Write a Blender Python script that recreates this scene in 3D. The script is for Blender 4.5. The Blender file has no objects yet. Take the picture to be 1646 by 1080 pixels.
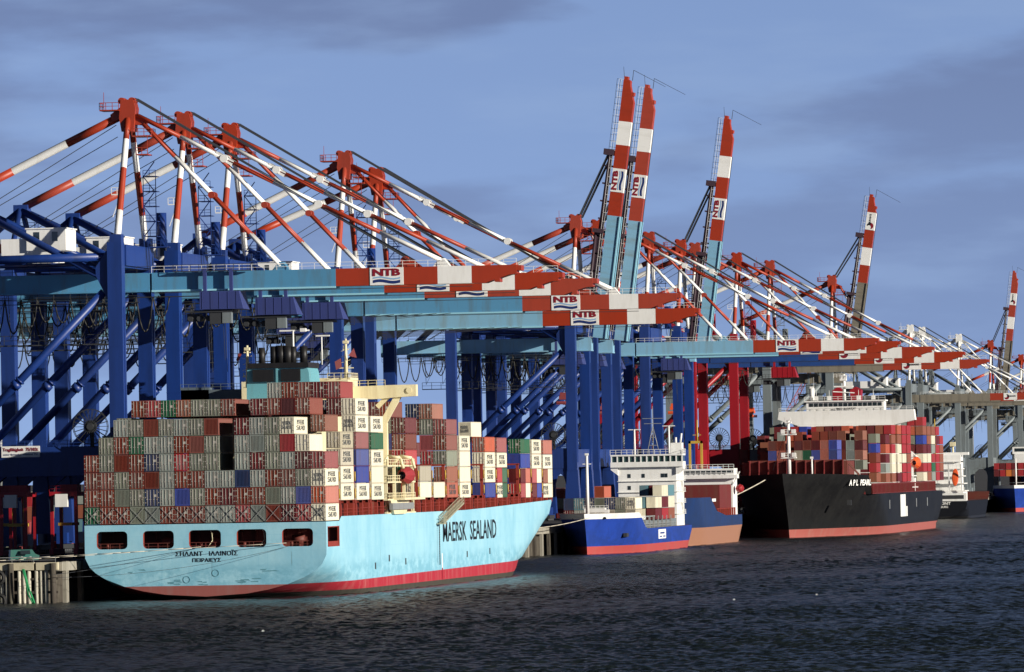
import bpy, math, random
import numpy as np
from mathutils import Vector, Matrix
R = math.radians
S = bpy.context.scene
C = S.collection
random.seed(7)
PI = math.pi

# ------------------------------------------------------------------ camera
cam = bpy.data.objects.new('camera', bpy.data.cameras.new('camera'))
C.objects.link(cam); S.camera = cam
cam.data.sensor_width = 36; cam.data.lens = 249.3
cam.data.clip_start = 5; cam.data.clip_end = 60000
ROLL, PITCH, AZ = R(1.05), R(1.11), R(8.6045)
fw = Vector((-math.sin(AZ)*math.cos(PITCH), math.cos(AZ)*math.cos(PITCH), math.sin(PITCH)))
rt = fw.cross(Vector((0, 0, 1))).normalized(); up = rt.cross(fw)
rt2 = rt*math.cos(ROLL) - up*math.sin(ROLL); up2 = up*math.cos(ROLL) + rt*math.sin(ROLL)
M = Matrix((rt2, up2, -fw)).transposed().to_4x4(); M.translation = (0, 0, 19.6)
cam.matrix_world = M

# ------------------------------------------------------------------ sky, sun, exposure
SUN_EL, SUN_AZ = 14.0, 67.0       # azimuth measured from -Y (behind the camera) towards +X
sd = Vector((math.sin(R(SUN_AZ))*math.cos(R(SUN_EL)), -math.cos(R(SUN_AZ))*math.cos(R(SUN_EL)), math.sin(R(SUN_EL))))
sun = bpy.data.objects.new('sun', bpy.data.lights.new('sun', 'SUN')); C.objects.link(sun)
sun.data.energy = 5.0; sun.data.angle = R(0.5); sun.data.color = (1.0, 0.93, 0.82)
sun.rotation_euler = sd.to_track_quat('Z', 'Y').to_euler(); sun.location = (200, 600, 400)
W = bpy.data.worlds.new('World'); S.world = W; W.use_nodes = True
nt = W.node_tree; N = nt.nodes; L = nt.links
for n in list(N): N.remove(n)
def wn(t, **k):
    n = N.new(t)
    for a, b in k.items(): setattr(n, a, b)
    return n
tc = wn('ShaderNodeTexCoord')
mp = wn('ShaderNodeMapping'); mp.vector_type = 'POINT'; mp.inputs['Location'].default_value = (0, 0, 0.42); mp.inputs['Scale'].default_value = (1, 1, 1.6)
L.new(tc.outputs['Generated'], mp.inputs[0])
sky = wn('ShaderNodeTexSky', sky_type='NISHITA', sun_disc=False, sun_elevation=R(SUN_EL), sun_rotation=PI - R(SUN_AZ), air_density=1.0, dust_density=0.6, ozone_density=2.0)
L.new(mp.outputs[0], sky.inputs[0])
tint = wn('ShaderNodeMix', data_type='RGBA', blend_type='MULTIPLY'); tint.inputs[0].default_value = 1
L.new(sky.outputs[0], tint.inputs[6]); tint.inputs[7].default_value = (1.47, 1.26, 1.32, 1)
def cloud(loc, scale, nscale, lo, hi, det=4):
    m = wn('ShaderNodeMapping'); m.inputs['Scale'].default_value = scale; m.inputs['Location'].default_value = loc
    L.new(tc.outputs['Generated'], m.inputs[0])
    z = wn('ShaderNodeTexNoise'); z.inputs['Scale'].default_value = nscale; z.inputs['Detail'].default_value = det; z.inputs['Roughness'].default_value = .5
    L.new(m.outputs[0], z.inputs[0])
    r = wn('ShaderNodeMapRange', interpolation_type='SMOOTHSTEP'); r.inputs[1].default_value = lo; r.inputs[2].default_value = hi
    L.new(z.outputs[0], r.inputs[0]); return r.outputs[0]
sep = wn('ShaderNodeSeparateXYZ'); L.new(tc.outputs['Generated'], sep.inputs[0])
hi_ = wn('ShaderNodeMapRange'); L.new(sep.outputs[2], hi_.inputs[0]); hi_.inputs[1].default_value = .012; hi_.inputs[2].default_value = .062; hi_.inputs[3].default_value = .5
c1 = cloud((3.1, .7, .13), (1, 1, 4.0), 14, .43, .57, 8)
c1b = wn('ShaderNodeMath', operation='MULTIPLY'); L.new(c1, c1b.inputs[0]); L.new(hi_.outputs[0], c1b.inputs[1])
c1c = wn('ShaderNodeMath', operation='MULTIPLY'); L.new(c1b.outputs[0], c1c.inputs[0]); c1c.inputs[1].default_value = .85
mx1 = wn('ShaderNodeMix', data_type='RGBA', blend_type='MULTIPLY'); L.new(c1c.outputs[0], mx1.inputs[0]); L.new(tint.outputs[2], mx1.inputs[6]); mx1.inputs[7].default_value = (.70, .64, .66, 1)
c2 = cloud((0, 5.2, 0), (1, 1, 4.5), 34, .45, .72, 7)
c2c = wn('ShaderNodeMath', operation='MULTIPLY'); L.new(c2, c2c.inputs[0]); c2c.inputs[1].default_value = .42
mx2 = wn('ShaderNodeMix', data_type='RGBA', blend_type='MIX'); L.new(c2c.outputs[0], mx2.inputs[0]); L.new(mx1.outputs[2], mx2.inputs[6])
lite = wn('ShaderNodeMix', data_type='RGBA', blend_type='MULTIPLY'); lite.inputs[0].default_value = 1; L.new(tint.outputs[2], lite.inputs[6]); lite.inputs[7].default_value = (1.22, 1.16, 1.06, 1)
L.new(lite.outputs[2], mx2.inputs[7])
zen = wn('ShaderNodeMapRange', interpolation_type='SMOOTHSTEP'); L.new(sep.outputs[2], zen.inputs[0]); zen.inputs[1].default_value = .07; zen.inputs[2].default_value = .22; zen.inputs[3].default_value = 1.0; zen.inputs[4].default_value = .09
mx3 = wn('ShaderNodeVectorMath', operation='SCALE'); L.new(mx2.outputs[2], mx3.inputs[0]); L.new(zen.outputs[0], mx3.inputs['Scale'])
bg = wn('ShaderNodeBackground'); bg.inputs[1].default_value = 0.15
out = wn('ShaderNodeOutputWorld')
L.new(mx3.outputs[0], bg.inputs[0]); L.new(bg.outputs[0], out.inputs[0])
S.view_settings.view_transform = 'Standard'; S.view_settings.look = 'None'; S.view_settings.gamma = 1; S.view_settings.exposure = 0.38
S.render.engine = 'CYCLES'
S.cycles.max_bounces = 4

# ------------------------------------------------------------------ materials
MATS = {}
def mat(name, rgb, rough=.5, metal=0.0, dirt=0.0, dirtcol=(.12, .08, .05), streak=True, scale=.6, rand=0.0, spec=.4, bump=0.0):
    if name in MATS: return MATS[name]
    m = bpy.data.materials.new(name); m.use_nodes = True; t = m.node_tree; b = t.nodes['Principled BSDF']
    b.inputs['Base Color'].default_value = (*rgb, 1); b.inputs['Roughness'].default_value = rough; b.inputs['Metallic'].default_value = metal
    b.inputs['Specular IOR Level'].default_value = spec
    col = None
    if dirt > 0 or rand > 0 or bump > 0:
        co = t.nodes.new('ShaderNodeTexCoord'); mpn = t.nodes.new('ShaderNodeMapping')
        mpn.inputs['Scale'].default_value = (scale, scale, scale*.14 if streak else scale)
        t.links.new(co.outputs['Object'], mpn.inputs[0])
        inf = t.nodes.new('ShaderNodeObjectInfo')
        if rand > 0:
            cm = t.nodes.new('ShaderNodeCombineXYZ')
            ml = t.nodes.new('ShaderNodeMath'); ml.operation = 'MULTIPLY'; ml.inputs[1].default_value = 90
            t.links.new(inf.outputs['Random'], ml.inputs[0]); t.links.new(ml.outputs[0], cm.inputs[0]); t.links.new(cm.outputs[0], mpn.inputs['Location'])
        nz = t.nodes.new('ShaderNodeTexNoise'); nz.inputs['Scale'].default_value = 1; nz.inputs['Detail'].default_value = 5; nz.inputs['Roughness'].default_value = .65
        t.links.new(mpn.outputs[0], nz.inputs[0])
        mr = t.nodes.new('ShaderNodeMapRange'); mr.inputs[1].default_value = .48; mr.inputs[2].default_value = .74; mr.inputs[4].default_value = dirt
        t.links.new(nz.outputs[0], mr.inputs[0])
        mx = t.nodes.new('ShaderNodeMix'); mx.data_type = 'RGBA'; mx.inputs[6].default_value = (*rgb, 1); mx.inputs[7].default_value = (*dirtcol, 1)
        t.links.new(mr.outputs[0], mx.inputs[0]); col = mx.outputs[2]
        if rand > 0:
            hs = t.nodes.new('ShaderNodeHueSaturation')
            m1 = t.nodes.new('ShaderNodeMapRange'); m1.inputs[3].default_value = 1-rand; m1.inputs[4].default_value = 1+rand*.7
            t.links.new(inf.outputs['Random'], m1.inputs[0]); t.links.new(m1.outputs[0], hs.inputs['Value'])
            m2 = t.nodes.new('ShaderNodeMath'); m2.operation = 'MULTIPLY'; m2.inputs[1].default_value = 7.3
            m3 = t.nodes.new('ShaderNodeMath'); m3.operation = 'FRACT'; m4 = t.nodes.new('ShaderNodeMapRange'); m4.inputs[3].default_value = 1-rand; m4.inputs[4].default_value = 1.0+rand*.3
            t.links.new(inf.outputs['Random'], m2.inputs[0]); t.links.new(m2.outputs[0], m3.inputs[0]); t.links.new(m3.outputs[0], m4.inputs[0]); t.links.new(m4.outputs[0], hs.inputs['Saturation'])
            t.links.new(col, hs.inputs['Color']); col = hs.outputs[0]
        t.links.new(col, b.inputs['Base Color'])
        if bump > 0:
            bn = t.nodes.new('ShaderNodeBump'); bn.inputs['Strength'].default_value = bump; bn.inputs['Distance'].default_value = .1
            t.links.new(nz.outputs[0], bn.inputs['Height']); t.links.new(bn.outputs[0], b.inputs['Normal'])
    MATS[name] = m; return m

BLUE = mat('crane blue paint', (.009, .036, .185), .42, dirt=.7, dirtcol=(.007, .018, .075), scale=.35, rand=.04)
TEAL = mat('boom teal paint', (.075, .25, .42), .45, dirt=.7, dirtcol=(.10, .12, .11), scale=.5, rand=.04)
RED = mat('orange red paint', (.34, .036, .012), .45, dirt=.5, dirtcol=(.22, .03, .012), scale=.5, rand=.05)
WHITE = mat('white paint', (.80, .80, .77), .5, dirt=.3, dirtcol=(.40, .37, .30), scale=.6)
CRIM = mat('crimson paint', (.30, .010, .018), .42, dirt=.5, dirtcol=(.13, .01, .015), scale=.4)
GREY = mat('grey crane paint', (.17, .20, .21), .5, dirt=.6, dirtcol=(.09, .09, .08), scale=.4)
DGREY = mat('dark steel', (.035, .038, .042), .6, dirt=.4, dirtcol=(.02, .018, .015))
ROPE = mat('wire rope', (.045, .05, .06), .6)
GALV = mat('galvanised steel', (.33, .34, .33), .45, metal=.3, dirt=.4, dirtcol=(.16, .13, .1))
GLASS = mat('window glass', (.02, .03, .035), .12, spec=.8)
CRED = mat('logo dark red', (.22, .008, .02), .5)
NAVY = mat('logo navy', (.012, .03, .14), .5)
LBLUE = mat('logo light blue', (.25, .42, .62), .5)
BLACK = mat('black paint', (.010, .010, .011), .5, dirt=.4, dirtcol=(.03, .025, .022))
CREAM = mat('cream paint', (.74, .67, .44), .5, dirt=.45, dirtcol=(.40, .28, .12), scale=.7)
MAER = mat('pale blue hull', (.20, .50, .64), .5, dirt=.5, dirtcol=(.13, .37, .50), scale=.22, spec=.3)
BOOT = mat('red antifouling', (.36, .020, .035), .6, dirt=.8, dirtcol=(.42, .14, .13), scale=.35)
SLIME = mat('dark waterline growth', (.05, .045, .035), .8, dirt=.8, dirtcol=(.015, .02, .012), scale=.5)
LASH = mat('lashing red', (.26, .035, .022), .55, dirt=.6, dirtcol=(.12, .03, .02), scale=.8)
DECKR = mat('deck red', (.14, .03, .022), .6, dirt=.5)
ORANGE = mat('lifeboat orange', (.75, .11, .03), .4, dirt=.3)
CONC = mat('concrete', (.30, .28, .23), .85, dirt=.8, dirtcol=(.10, .09, .06), scale=.5, bump=.4)
ASPH = mat('asphalt', (.05, .05, .052), .9, dirt=.5, dirtcol=(.025, .025, .025), scale=.05, streak=False)
WOOD = mat('fender timber', (.055, .045, .035), .8, dirt=.8, dirtcol=(.16, .15, .11), scale=1.5)
RUB = mat('rubber', (.012, .012, .012), .7)
YEL = mat('yellow paint', (.55, .36, .05), .5, dirt=.4)

# ------------------------------------------------------------------ mesh builder
class MB:
    def __init__(s): s.v = []; s.f = []; s.m = []; s.sm = []
    def poly(s, pts, mi=0, sm=False):
        b = len(s.v); s.v += [tuple(p) for p in pts]; s.f.append(tuple(range(b, b+len(pts)))); s.m.append(mi); s.sm.append(sm)
    def box(s, a, b, mi=0):
        x0, y0, z0 = a; x1, y1, z1 = b; k = len(s.v)
        s.v += [(x0,y0,z0),(x1,y0,z0),(x1,y1,z0),(x0,y1,z0),(x0,y0,z1),(x1,y0,z1),(x1,y1,z1),(x0,y1,z1)]
        for q in ((0,3,2,1),(4,5,6,7),(0,1,5,4),(1,2,6,5),(2,3,7,6),(3,0,4,7)):
            s.f.append(tuple(k+i for i in q)); s.m.append(mi); s.sm.append(False)
        return s
    def cb(s, c, d, mi=0):
        return s.box([c[i]-d[i]/2 for i in range(3)], [c[i]+d[i]/2 for i in range(3)], mi)
    def prism(s, pts, a, b, axis=1, mi=0):
        # pts in the plane normal to axis, extruded from a to b
        def P(p, t):
            if axis == 1: return (p[0], t, p[1])
            if axis == 0: return (t, p[0], p[1])
            return (p[0], p[1], t)
        k = len(s.v); n = len(pts)
        s.v += [P(p, a) for p in pts] + [P(p, b) for p in pts]
        s.f.append(tuple(k+i for i in range(n))); s.m.append(mi); s.sm.append(False)
        s.f.append(tuple(k+n+i for i in reversed(range(n)))); s.m.append(mi); s.sm.append(False)
        for i in range(n):
            j = (i+1) % n; s.f.append((k+j, k+i, k+n+i, k+n+j)); s.m.append(mi); s.sm.append(False)
        return s
    def tube(s, p0, p1, r0, r1=None, n=8, mi=0, caps=True):
        if r1 is None: r1 = r0
        p0 = Vector(p0); p1 = Vector(p1); d = (p1-p0)
        if d.length < 1e-6: return s
        d.normalize(); a = d.orthogonal().normalized(); b = d.cross(a); k = len(s.v)
        for p, r in ((p0, r0), (p1, r1)):
            for i in range(n):
                t = 2*PI*i/n; s.v.append(tuple(p + a*math.cos(t)*r + b*math.sin(t)*r))
        for i in range(n):
            j = (i+1) % n; s.f.append((k+i, k+j, k+n+j, k+n+i)); s.m.append(mi); s.sm.append(n > 4)
        if caps:
            s.f.append(tuple(k+i for i in reversed(range(n)))); s.m.append(mi); s.sm.append(False)
            s.f.append(tuple(k+n+i for i in range(n))); s.m.append(mi); s.sm.append(False)
        return s
    def path(s, pts, r, n=5, mi=0):
        for i in range(len(pts)-1): s.tube(pts[i], pts[i+1], r, r, n, mi, caps=True)
        return s
    def beam(s, p0, p1, w, h, mi=0):
        p0 = Vector(p0); p1 = Vector(p1); d = (p1-p0).normalized()
        a = d.cross(Vector((0, 0, 1)))
        if a.length < .01: a = Vector((1, 0, 0))
        a.normalize(); b = a.cross(d); k = len(s.v)
        for p in (p0, p1):
            for x, y in ((-1, -1), (1, -1), (1, 1), (-1, 1)): s.v.append(tuple(p + a*x*w/2 + b*y*h/2))
        for q in ((3,2,1,0),(4,5,6,7),(0,1,5,4),(1,2,6,5),(2,3,7,6),(3,0,4,7)):
            s.f.append(tuple(k+i for i in q)); s.m.append(mi); s.sm.append(False)
        return s
    def banded(s, p0, p1, r, bands, n=8, r1=None):
        # bands: list of (end fraction, material index)
        p0 = Vector(p0); p1 = Vector(p1); t0 = 0; r1 = r if r1 is None else r1
        for t, mi in bands:
            s.tube(p0.lerp(p1, t0), p0.lerp(p1, t), r+(r1-r)*t0, r+(r1-r)*t, n, mi, caps=(t0 == 0 or t == 1)); t0 = t
        return s
    def rail(s, pts, h=1.1, step=2.0, r=.05, mi=0, mid=True):
        for i in range(len(pts)-1):
            a = Vector(pts[i]); b = Vector(pts[i+1]); n = max(1, round((b-a).length/step)); U = Vector((0, 0, 1))
            for k in range(n+1):
                p = a.lerp(b, k/n); s.tube(p, p+U*h, r, r, 4, mi)
            s.tube(a+U*h, b+U*h, r, r, 4, mi)
            if mid: s.tube(a+U*h*.5, b+U*h*.5, r*.8, r*.8, 4, mi)
        return s
    def mesh(s, name, mats):
        me = bpy.data.meshes.new(name); me.from_pydata(s.v, [], s.f)
        for m in mats: me.materials.append(m)
        me.polygons.foreach_set('material_index', s.m); me.polygons.foreach_set('use_smooth', s.sm); me.update()
        return me
    def build(s, name, mats, parent=None, off=(0, 0, 0)):
        if off != (0, 0, 0): s.v = [(a+off[0], b+off[1], c+off[2]) for a, b, c in s.v]
        if not isinstance(mats, (list, tuple)): mats = [mats]
        o = bpy.data.objects.new(name, s.mesh(name, mats)); C.objects.link(o); o.parent = parent
        return o
def tag(o, label=None, cat=None, group=None, kind=None):
    if label: o['label'] = label
    if cat: o['category'] = cat
    if group: o['group'] = group
    if kind: o['kind'] = kind
    return o
def empty(name, loc, rz=0, **k):
    o = bpy.data.objects.new(name, None); C.objects.link(o); o.location = loc; o.rotation_euler = (0, 0, rz); o.empty_display_size = 1
    return tag(o, **k)
def kids(o): return [c for c in bpy.data.objects if c.parent == o]
def text_mesh(body, size=1, ext=.02, offset=0.0, align='CENTER', spacing=1.0, shear=0.0, line=1.0):
    cu = bpy.data.curves.new('t', 'FONT'); cu.body = body; cu.size = size; cu.extrude = ext; cu.offset = offset; cu.align_x = align; cu.align_y = 'CENTER'; cu.space_character = spacing; cu.shear = shear; cu.space_line = line
    cu.resolution_u = 2
    o = bpy.data.objects.new('t', cu); C.objects.link(o); bpy.context.view_layer.update()
    me = bpy.data.meshes.new_from_object(o.evaluated_get(bpy.context.evaluated_depsgraph_get()))
    bpy.data.objects.remove(o); bpy.data.curves.remove(cu); return me
def lettering(body, w, h, loc, rot, m, parent, off=.02, spacing=1.0, shear=0.0, name='lettering', line=1.0):
    """letters scaled to width w and height h, centred at loc"""
    me = text_mesh(body, 1, .02, off, spacing=spacing, shear=shear, line=line); vs = np.array([v.co for v in me.vertices])
    lo = vs.min(0); hi = vs.max(0); sx = w/(hi[0]-lo[0]); sy = h/(hi[1]-lo[1])
    for v in me.vertices: v.co = ((v.co[0]-(lo[0]+hi[0])/2)*sx, (v.co[1]-(lo[1]+hi[1])/2)*sy, v.co[2])
    me.materials.clear(); me.materials.append(m); me.name = name
    o = bpy.data.objects.new(name, me); C.objects.link(o); o.parent = parent; o.location = loc; o.rotation_euler = rot
    return o
FRONT = (PI/2, 0, 0)        # readable from -Y
SIDE = (PI/2, 0, PI/2)      # readable from +X

# ------------------------------------------------------------------ water, ground
XQ, QZ, XR = -244.3, 6.5, -248.0
def make_water():
    rows = np.concatenate([[20, 200, 400, 560], np.geomspace(620, 2300, 1350), [2600, 3200, 4500, 8000, 30000]])
    cols = np.concatenate([[-1.2, -.5, -.25], np.linspace(-.105, .105, 430), [.25, .5, 1.2]])
    D, T = np.meshgrid(rows, cols, indexing='ij'); X0 = D*T
    X = X0*math.cos(AZ) - D*math.sin(AZ); Y = X0*math.sin(AZ) + D*math.cos(AZ)
    rs = np.random.RandomState(3); Z = np.zeros_like(X)
    for i in range(34):
        wl = 1.1*1.115**(i % 17)*(1+.1*rs.rand()); th = R(-35) + rs.randn()*.55; k = 2*PI/wl; ph = rs.rand()*6.28
        amp = .0125*wl**.6; arg = k*(X*math.cos(th)+Y*math.sin(th)) + ph
        Z += amp*(np.sin(arg) + .25*np.sin(2*arg+1))
    gx = np.sin(X*.031+1.3*np.sin(Y*.017))*np.sin(Y*.023+1.1*np.sin(X*.02)); Z *= .85+.35*gx
    edge = np.clip((D-600)/40, 0, 1)*np.clip((2290-D)/500, 0.0, 1)*np.clip((.105-np.abs(T))/.004, 0, 1); Z *= edge
    V = np.stack([X, Y, Z], -1).reshape(-1, 3); nr, nc = D.shape
    idx = np.arange(nr*nc).reshape(nr, nc); q = np.stack([idx[:-1, :-1], idx[:-1, 1:], idx[1:, 1:], idx[1:, :-1]], -1).reshape(-1, 4)
    me = bpy.data.meshes.new('water'); me.vertices.add(len(V)); me.vertices.foreach_set('co', V.astype('f').ravel())
    me.loops.add(q.size); me.loops.foreach_set('vertex_index', q.ravel().astype('i')); me.polygons.add(len(q))
    me.polygons.foreach_set('loop_start', np.arange(0, q.size, 4, dtype='i')); me.polygons.foreach_set('loop_total', np.full(len(q), 4, dtype='i'))
    me.polygons.foreach_set('use_smooth', np.ones(len(q), dtype=bool)); me.update(calc_edges=True); me.validate()
    m = bpy.data.materials.new('river water'); m.use_nodes = True; t = m.node_tree; b = t.nodes['Principled BSDF']
    b.inputs['Base Color'].default_value = (.012, .017, .020, 1); b.inputs['Roughness'].default_value = .22; b.inputs['IOR'].default_value = 1.33; b.inputs['Specular IOR Level'].default_value = .30
    co = t.nodes.new('ShaderNodeTexCoord'); mpn = t.nodes.new('ShaderNodeMapping'); mpn.inputs['Scale'].default_value = (.9, .45, 1); mpn.inputs['Rotation'].default_value = (0, 0, .2)
    t.links.new(co.outputs['Object'], mpn.inputs[0])
    nz = t.nodes.new('ShaderNodeTexNoise'); nz.inputs['Scale'].default_value = 1.7; nz.inputs['Detail'].default_value = 6; nz.inputs['Roughness'].default_value = .62
    t.links.new(mpn.outputs[0], nz.inputs[0])
    bn = t.nodes.new('ShaderNodeBump'); bn.inputs['Strength'].default_value = .9; bn.inputs['Distance'].default_value = .5
    t.links.new(nz.outputs[0], bn.inputs['Height']); t.links.new(bn.outputs[0], b.inputs['Normal'])
    n2 = t.nodes.new('ShaderNodeTexNoise'); n2.inputs['Scale'].default_value = .05; n2.inputs['Detail'].default_value = 6; t.links.new(co.outputs['Object'], n2.inputs[0])
    mr = t.nodes.new('ShaderNodeMapRange'); mr.inputs[1].default_value = .35; mr.inputs[2].default_value = .7; mr.inputs[3].default_value = .0; mr.inputs[4].default_value = 1.0; t.links.new(n2.outputs[0], mr.inputs[0])
    mx = t.nodes.new('ShaderNodeMix'); mx.data_type = 'RGBA'; mx.inputs[6].default_value = (.009, .014, .018, 1); mx.inputs[7].default_value = (.015, .020, .019, 1)
    t.links.new(mr.outputs[0], mx.inputs[0]); t.links.new(mx.outputs[2], b.inputs['Base Color'])
    me.materials.append(m); o = bpy.data.objects.new('water', me); C.objects.link(o); tag(o, kind='structure')
make_water()
g = MB(); g.box((-9000, 1122, QZ-1.2), (XQ-.9, 30000, QZ)); g.build('quay_ground', ASPH); tag(bpy.data.objects['quay_ground'], kind='structure')
g = MB(); g.box((-9000, 1145, -4), (XQ-9, 30000, QZ-1.3)); tag(g.build('embankment', DGREY), kind='structure')

# quay front: capping beam, piles and fenders
def pier():
    o = empty('quay_pier', (XQ, 1122, 0), label='near end of the quay with pale capping beam over upright piles at bottom left', cat='pier')
    b = MB()
    for x0, x1 in ((-60, -17.5), (-17.0, -4.1), (-3.7, -.15)): b.box((x0, -1.2, 5.4), (x1, 0, 6.62))
    b.build('capping_beam', mat('pale concrete', (.52, .47, .33), .8, dirt=.6, dirtcol=(.25, .2, .12), scale=.7, streak=False), o)
    b = MB(); b.box((-.9, .1, 5.2), (.3, 1900, 6.6)); b.build('edge_beam', CONC, o)
    x = -.9
    for k in range(34):
        r = .34 if k % 7 else .5
        p = MB(); p.tube((x, -.7 if k % 7 else -1.3, -3), (x, -.7 if k % 7 else -1.3, 5.4 if k % 7 else 6.5), r, r, 8); p.build('pile', mat('pale pile', (.55, .52, .42), .8, dirt=.7, dirtcol=(.12, .11, .08), scale=1.2) if k % 7 else WOOD, o); x -= (.80 if k % 3 else 1.25)
    p = MB(); p.box((-24, -.9, 1.6), (-.2, -.5, 2.0)); p.box((-24, -.9, 3.8), (-.2, -.5, 4.1)); p.build('wale', WOOD, o)
    for k in range(60):
        y = 4+k*11.5
        if 330 < y < 620 or y < 20:
            p = MB(); p.box((-.3, y-.9, -2), (.35, y-.2, 6.7)); p.box((-.3, y+.3, -2), (.35, y+.9, 6.7)); p.build('fender_post', WOOD if k % 2 else CONC, o)
    p = MB(); p.box((-2.2, .3, -3), (-2, 1900, 5.3)); p.build('quay_wall', WOOD, o)
pier()
def tyre(loc, ry, label, r=1.0):
    b = MB(); n = 20; m = 8
    for i in range(n):
        for j in range(m):
            q = []
            for a, c in ((i, j), (i+1, j), (i+1, j+1), (i, j+1)):
                t = 2*PI*a/n; u = 2*PI*c/m; rr = r + .32*math.cos(u); q.append((rr*math.cos(t), .32*math.sin(u)*1.3, rr*math.sin(t)))
            b.poly(q, 0, True)
    o = b.build('fender_tyre', RUB); o.location = loc; tag(o, label, 'tyre', 'tyre fenders on the quay')
tyre((XQ-9.8, 1119.6, 4.3), 0, 'upper black tyre fender hanging on the pale pier piles')
tyre((XQ-9.6, 1119.6, .5), 0, 'lower tyre fender hanging at the waterline of the pier')
b = MB(); b.path([(0, 0, 5.6), (.5, -.1, 4), (.9, -.1, 1.5), (1.6, -.1, .2)], .16, 5); b.path([(.2, 0, 5.6), (1, -.1, 2.5), (1.9, -.1, .1)], .16, 5)
o = b.build('green_net', mat('green netting', (.02, .25, .09), .8)); o.location = (XQ-5.6, 1119.3, 0); tag(o, 'green rope netting hanging down the dark pier beside the stern', 'netting')

# ------------------------------------------------------------------ containers
PAL = {'grey': (.18, .20, .155), 'silver': (.24, .275, .25), 'rust red': (.17, .032, .018), 'maroon': (.11, .012, .016), 'dark blue': (.018, .035, .10), 'blue': (.02, .045, .28),
       'green': (.012, .11, .05), 'white': (.66, .62, .48), 'brown': (.24, .08, .045), 'orange red': (.40, .085, .042), 'red': (.32, .022, .028), 'beige': (.42, .38, .28), 'teal': (.10, .22, .26), 'orange': (.55, .16, .03), 'pink red': (.25, .045, .045)}
CM = {k: mat('container '+k, v, .55, dirt=.45 if k != 'white' else .3, dirtcol=(.14, .07, .04) if k != 'white' else (.45, .38, .28), scale=.9, rand=.22 if k != 'white' else .08) for k, v in PAL.items()}
CMU = {k: mat('stacked container '+k, v, .55, dirt=.45, dirtcol=(.14, .07, .04), scale=.5) for k, v in PAL.items()}
CW, CH, CL, CS = 2.39, 2.75, 12.19, 6.06
def corrug(b, x, y0, y1, z0, z1, out, n, mi=0):
    st = (y1-y0)/n
    for i in range(n):
        y = y0+i*st; d = -.09*out
        pts = [(x, y), (x, y+st*.3), (x+d, y+st*.5), (x+d, y+st*.8), (x, y+st)]
        for (xa, ya), (xb, yb) in zip(pts[:-1], pts[1:]):
            q = [(xa, ya, z0), (xb, yb, z0), (xb, yb, z1), (xa, ya, z1)]
            b.poly(q if out > 0 else q[::-1], mi)
def cont_mesh(Ln, h=CH):
    b = MB(); w = CW/2; f = .16; n = round(Ln/.62)
    for x in (-w, w):
        for y in (0, Ln): b.box((min(x, x-f*np.sign(x)), min(y, y+(f if y == 0 else -f)), 0), (max(x, x-f*np.sign(x)), max(y, y+(f if y == 0 else -f)), h))
        o = 1 if x > 0 else -1
        b.box((min(x, x-f*o), f, 0), (max(x, x-f*o), Ln-f, f)); b.box((min(x, x-f*o), f, h-f*.8), (max(x, x-f*o), Ln-f, h))
        corrug(b, x-.03*o, f, Ln-f, f, h-f*.8, o, n)
    b.poly([(-w+.1, f, h-.05), (w-.1, f, h-.05), (w-.1, Ln-f, h-.05), (-w+.1, Ln-f, h-.05)]); b.poly([(-w, 0, .02), (-w, Ln, .02), (w, Ln, .02), (w, 0, .02)])
    for y in (.1, Ln-.1): b.poly([(-w+f, y, f*.5), (w-f, y, f*.5), (w-f, y, h-f*.5), (-w+f, y, h-f*.5)])
    for y0, y1 in ((0, f), (Ln-f, Ln)): b.box((-w+f, y0, 0), (w-f, y1, f)); b.box((-w+f, y0, h-f), (w-f, y1, h))
    return b
def door_mesh(h=CH):
    b = MB(); w = CW/2
    for s in (-1, 1):
        b.box((min(.02*s, (w-.18)*s), .03, .18), (max(.02*s, (w-.18)*s), .085, h-.18))
        for x in (.30, .82):
            b.tube((x*s, .0, .08), (x*s, .0, h-.08), .045, .045, 5, 1)
            b.box((x*s-.12, -.04, 1.05), (x*s+.12, .03, 1.15), 1)
        for z in (.5, 1.35, 2.2): b.box((min(s*(w-.2), s*(w-.02)), -.02, z), (max(s*(w-.2), s*(w-.02)), .03, z+.12), 1)
        b.box((min(.36*s, .75*s), .0, 1.5), (max(.36*s, .75*s), .03, 1.9), 1) if s > 0 else None
    return b
BAR = mat('locking bar steel', (.40, .38, .34), .5, dirt=.6, dirtcol=(.16, .09, .06), scale=2)
def corr_door(h=CH):
    b = MB(); w = CW/2-.17; n = 9; st = 2*w/n
    for i in range(n):
        x = -w+i*st; b.box((x, .02, .16), (x+st*.55, .10, h-.16), 0)
    return b
def bars_x(h=CH):
    b = MB(); w = CW/2
    b.beam((-w, -.12, .1), (w*.9, -.12, h-.2), .06, .06, 0); b.beam((w, -.12, .1), (-w*.9, -.12, h-.2), .06, .06, 0); return b
ME_BODY = {40: cont_mesh(CL).mesh('container', [CM['grey']]), 20: cont_mesh(CS).mesh('container_short', [CM['grey']])}
ME_DOOR = door_mesh().mesh('door', [CM['grey'], BAR]); ME_END = corr_door().mesh('end_wall', [CM['grey']]); ME_LASH = bars_x().mesh('lashing_rod', [GALV])
_t = text_mesh('MAERSK\nSEALAND', 1, .01, .0, line=.8)
def txt_me(w, h):
    me = _t.copy(); vs = np.array([v.co for v in me.vertices]); lo = vs.min(0); hi = vs.max(0)
    for v in me.vertices: v.co = ((v.co[0]-(lo[0]+hi[0])/2)*w/(hi[0]-lo[0]), (v.co[1]-(lo[1]+hi[1])/2)*h/(hi[1]-lo[1]), v.co[2])
    me.materials.clear(); me.materials.append(mat('faded lettering', (.10, .11, .12), .6)); return me
ME_TXT = txt_me(7.4, 1.75); ME_TXTE = txt_me(1.6, 1.3)
NCONT = [0]
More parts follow.
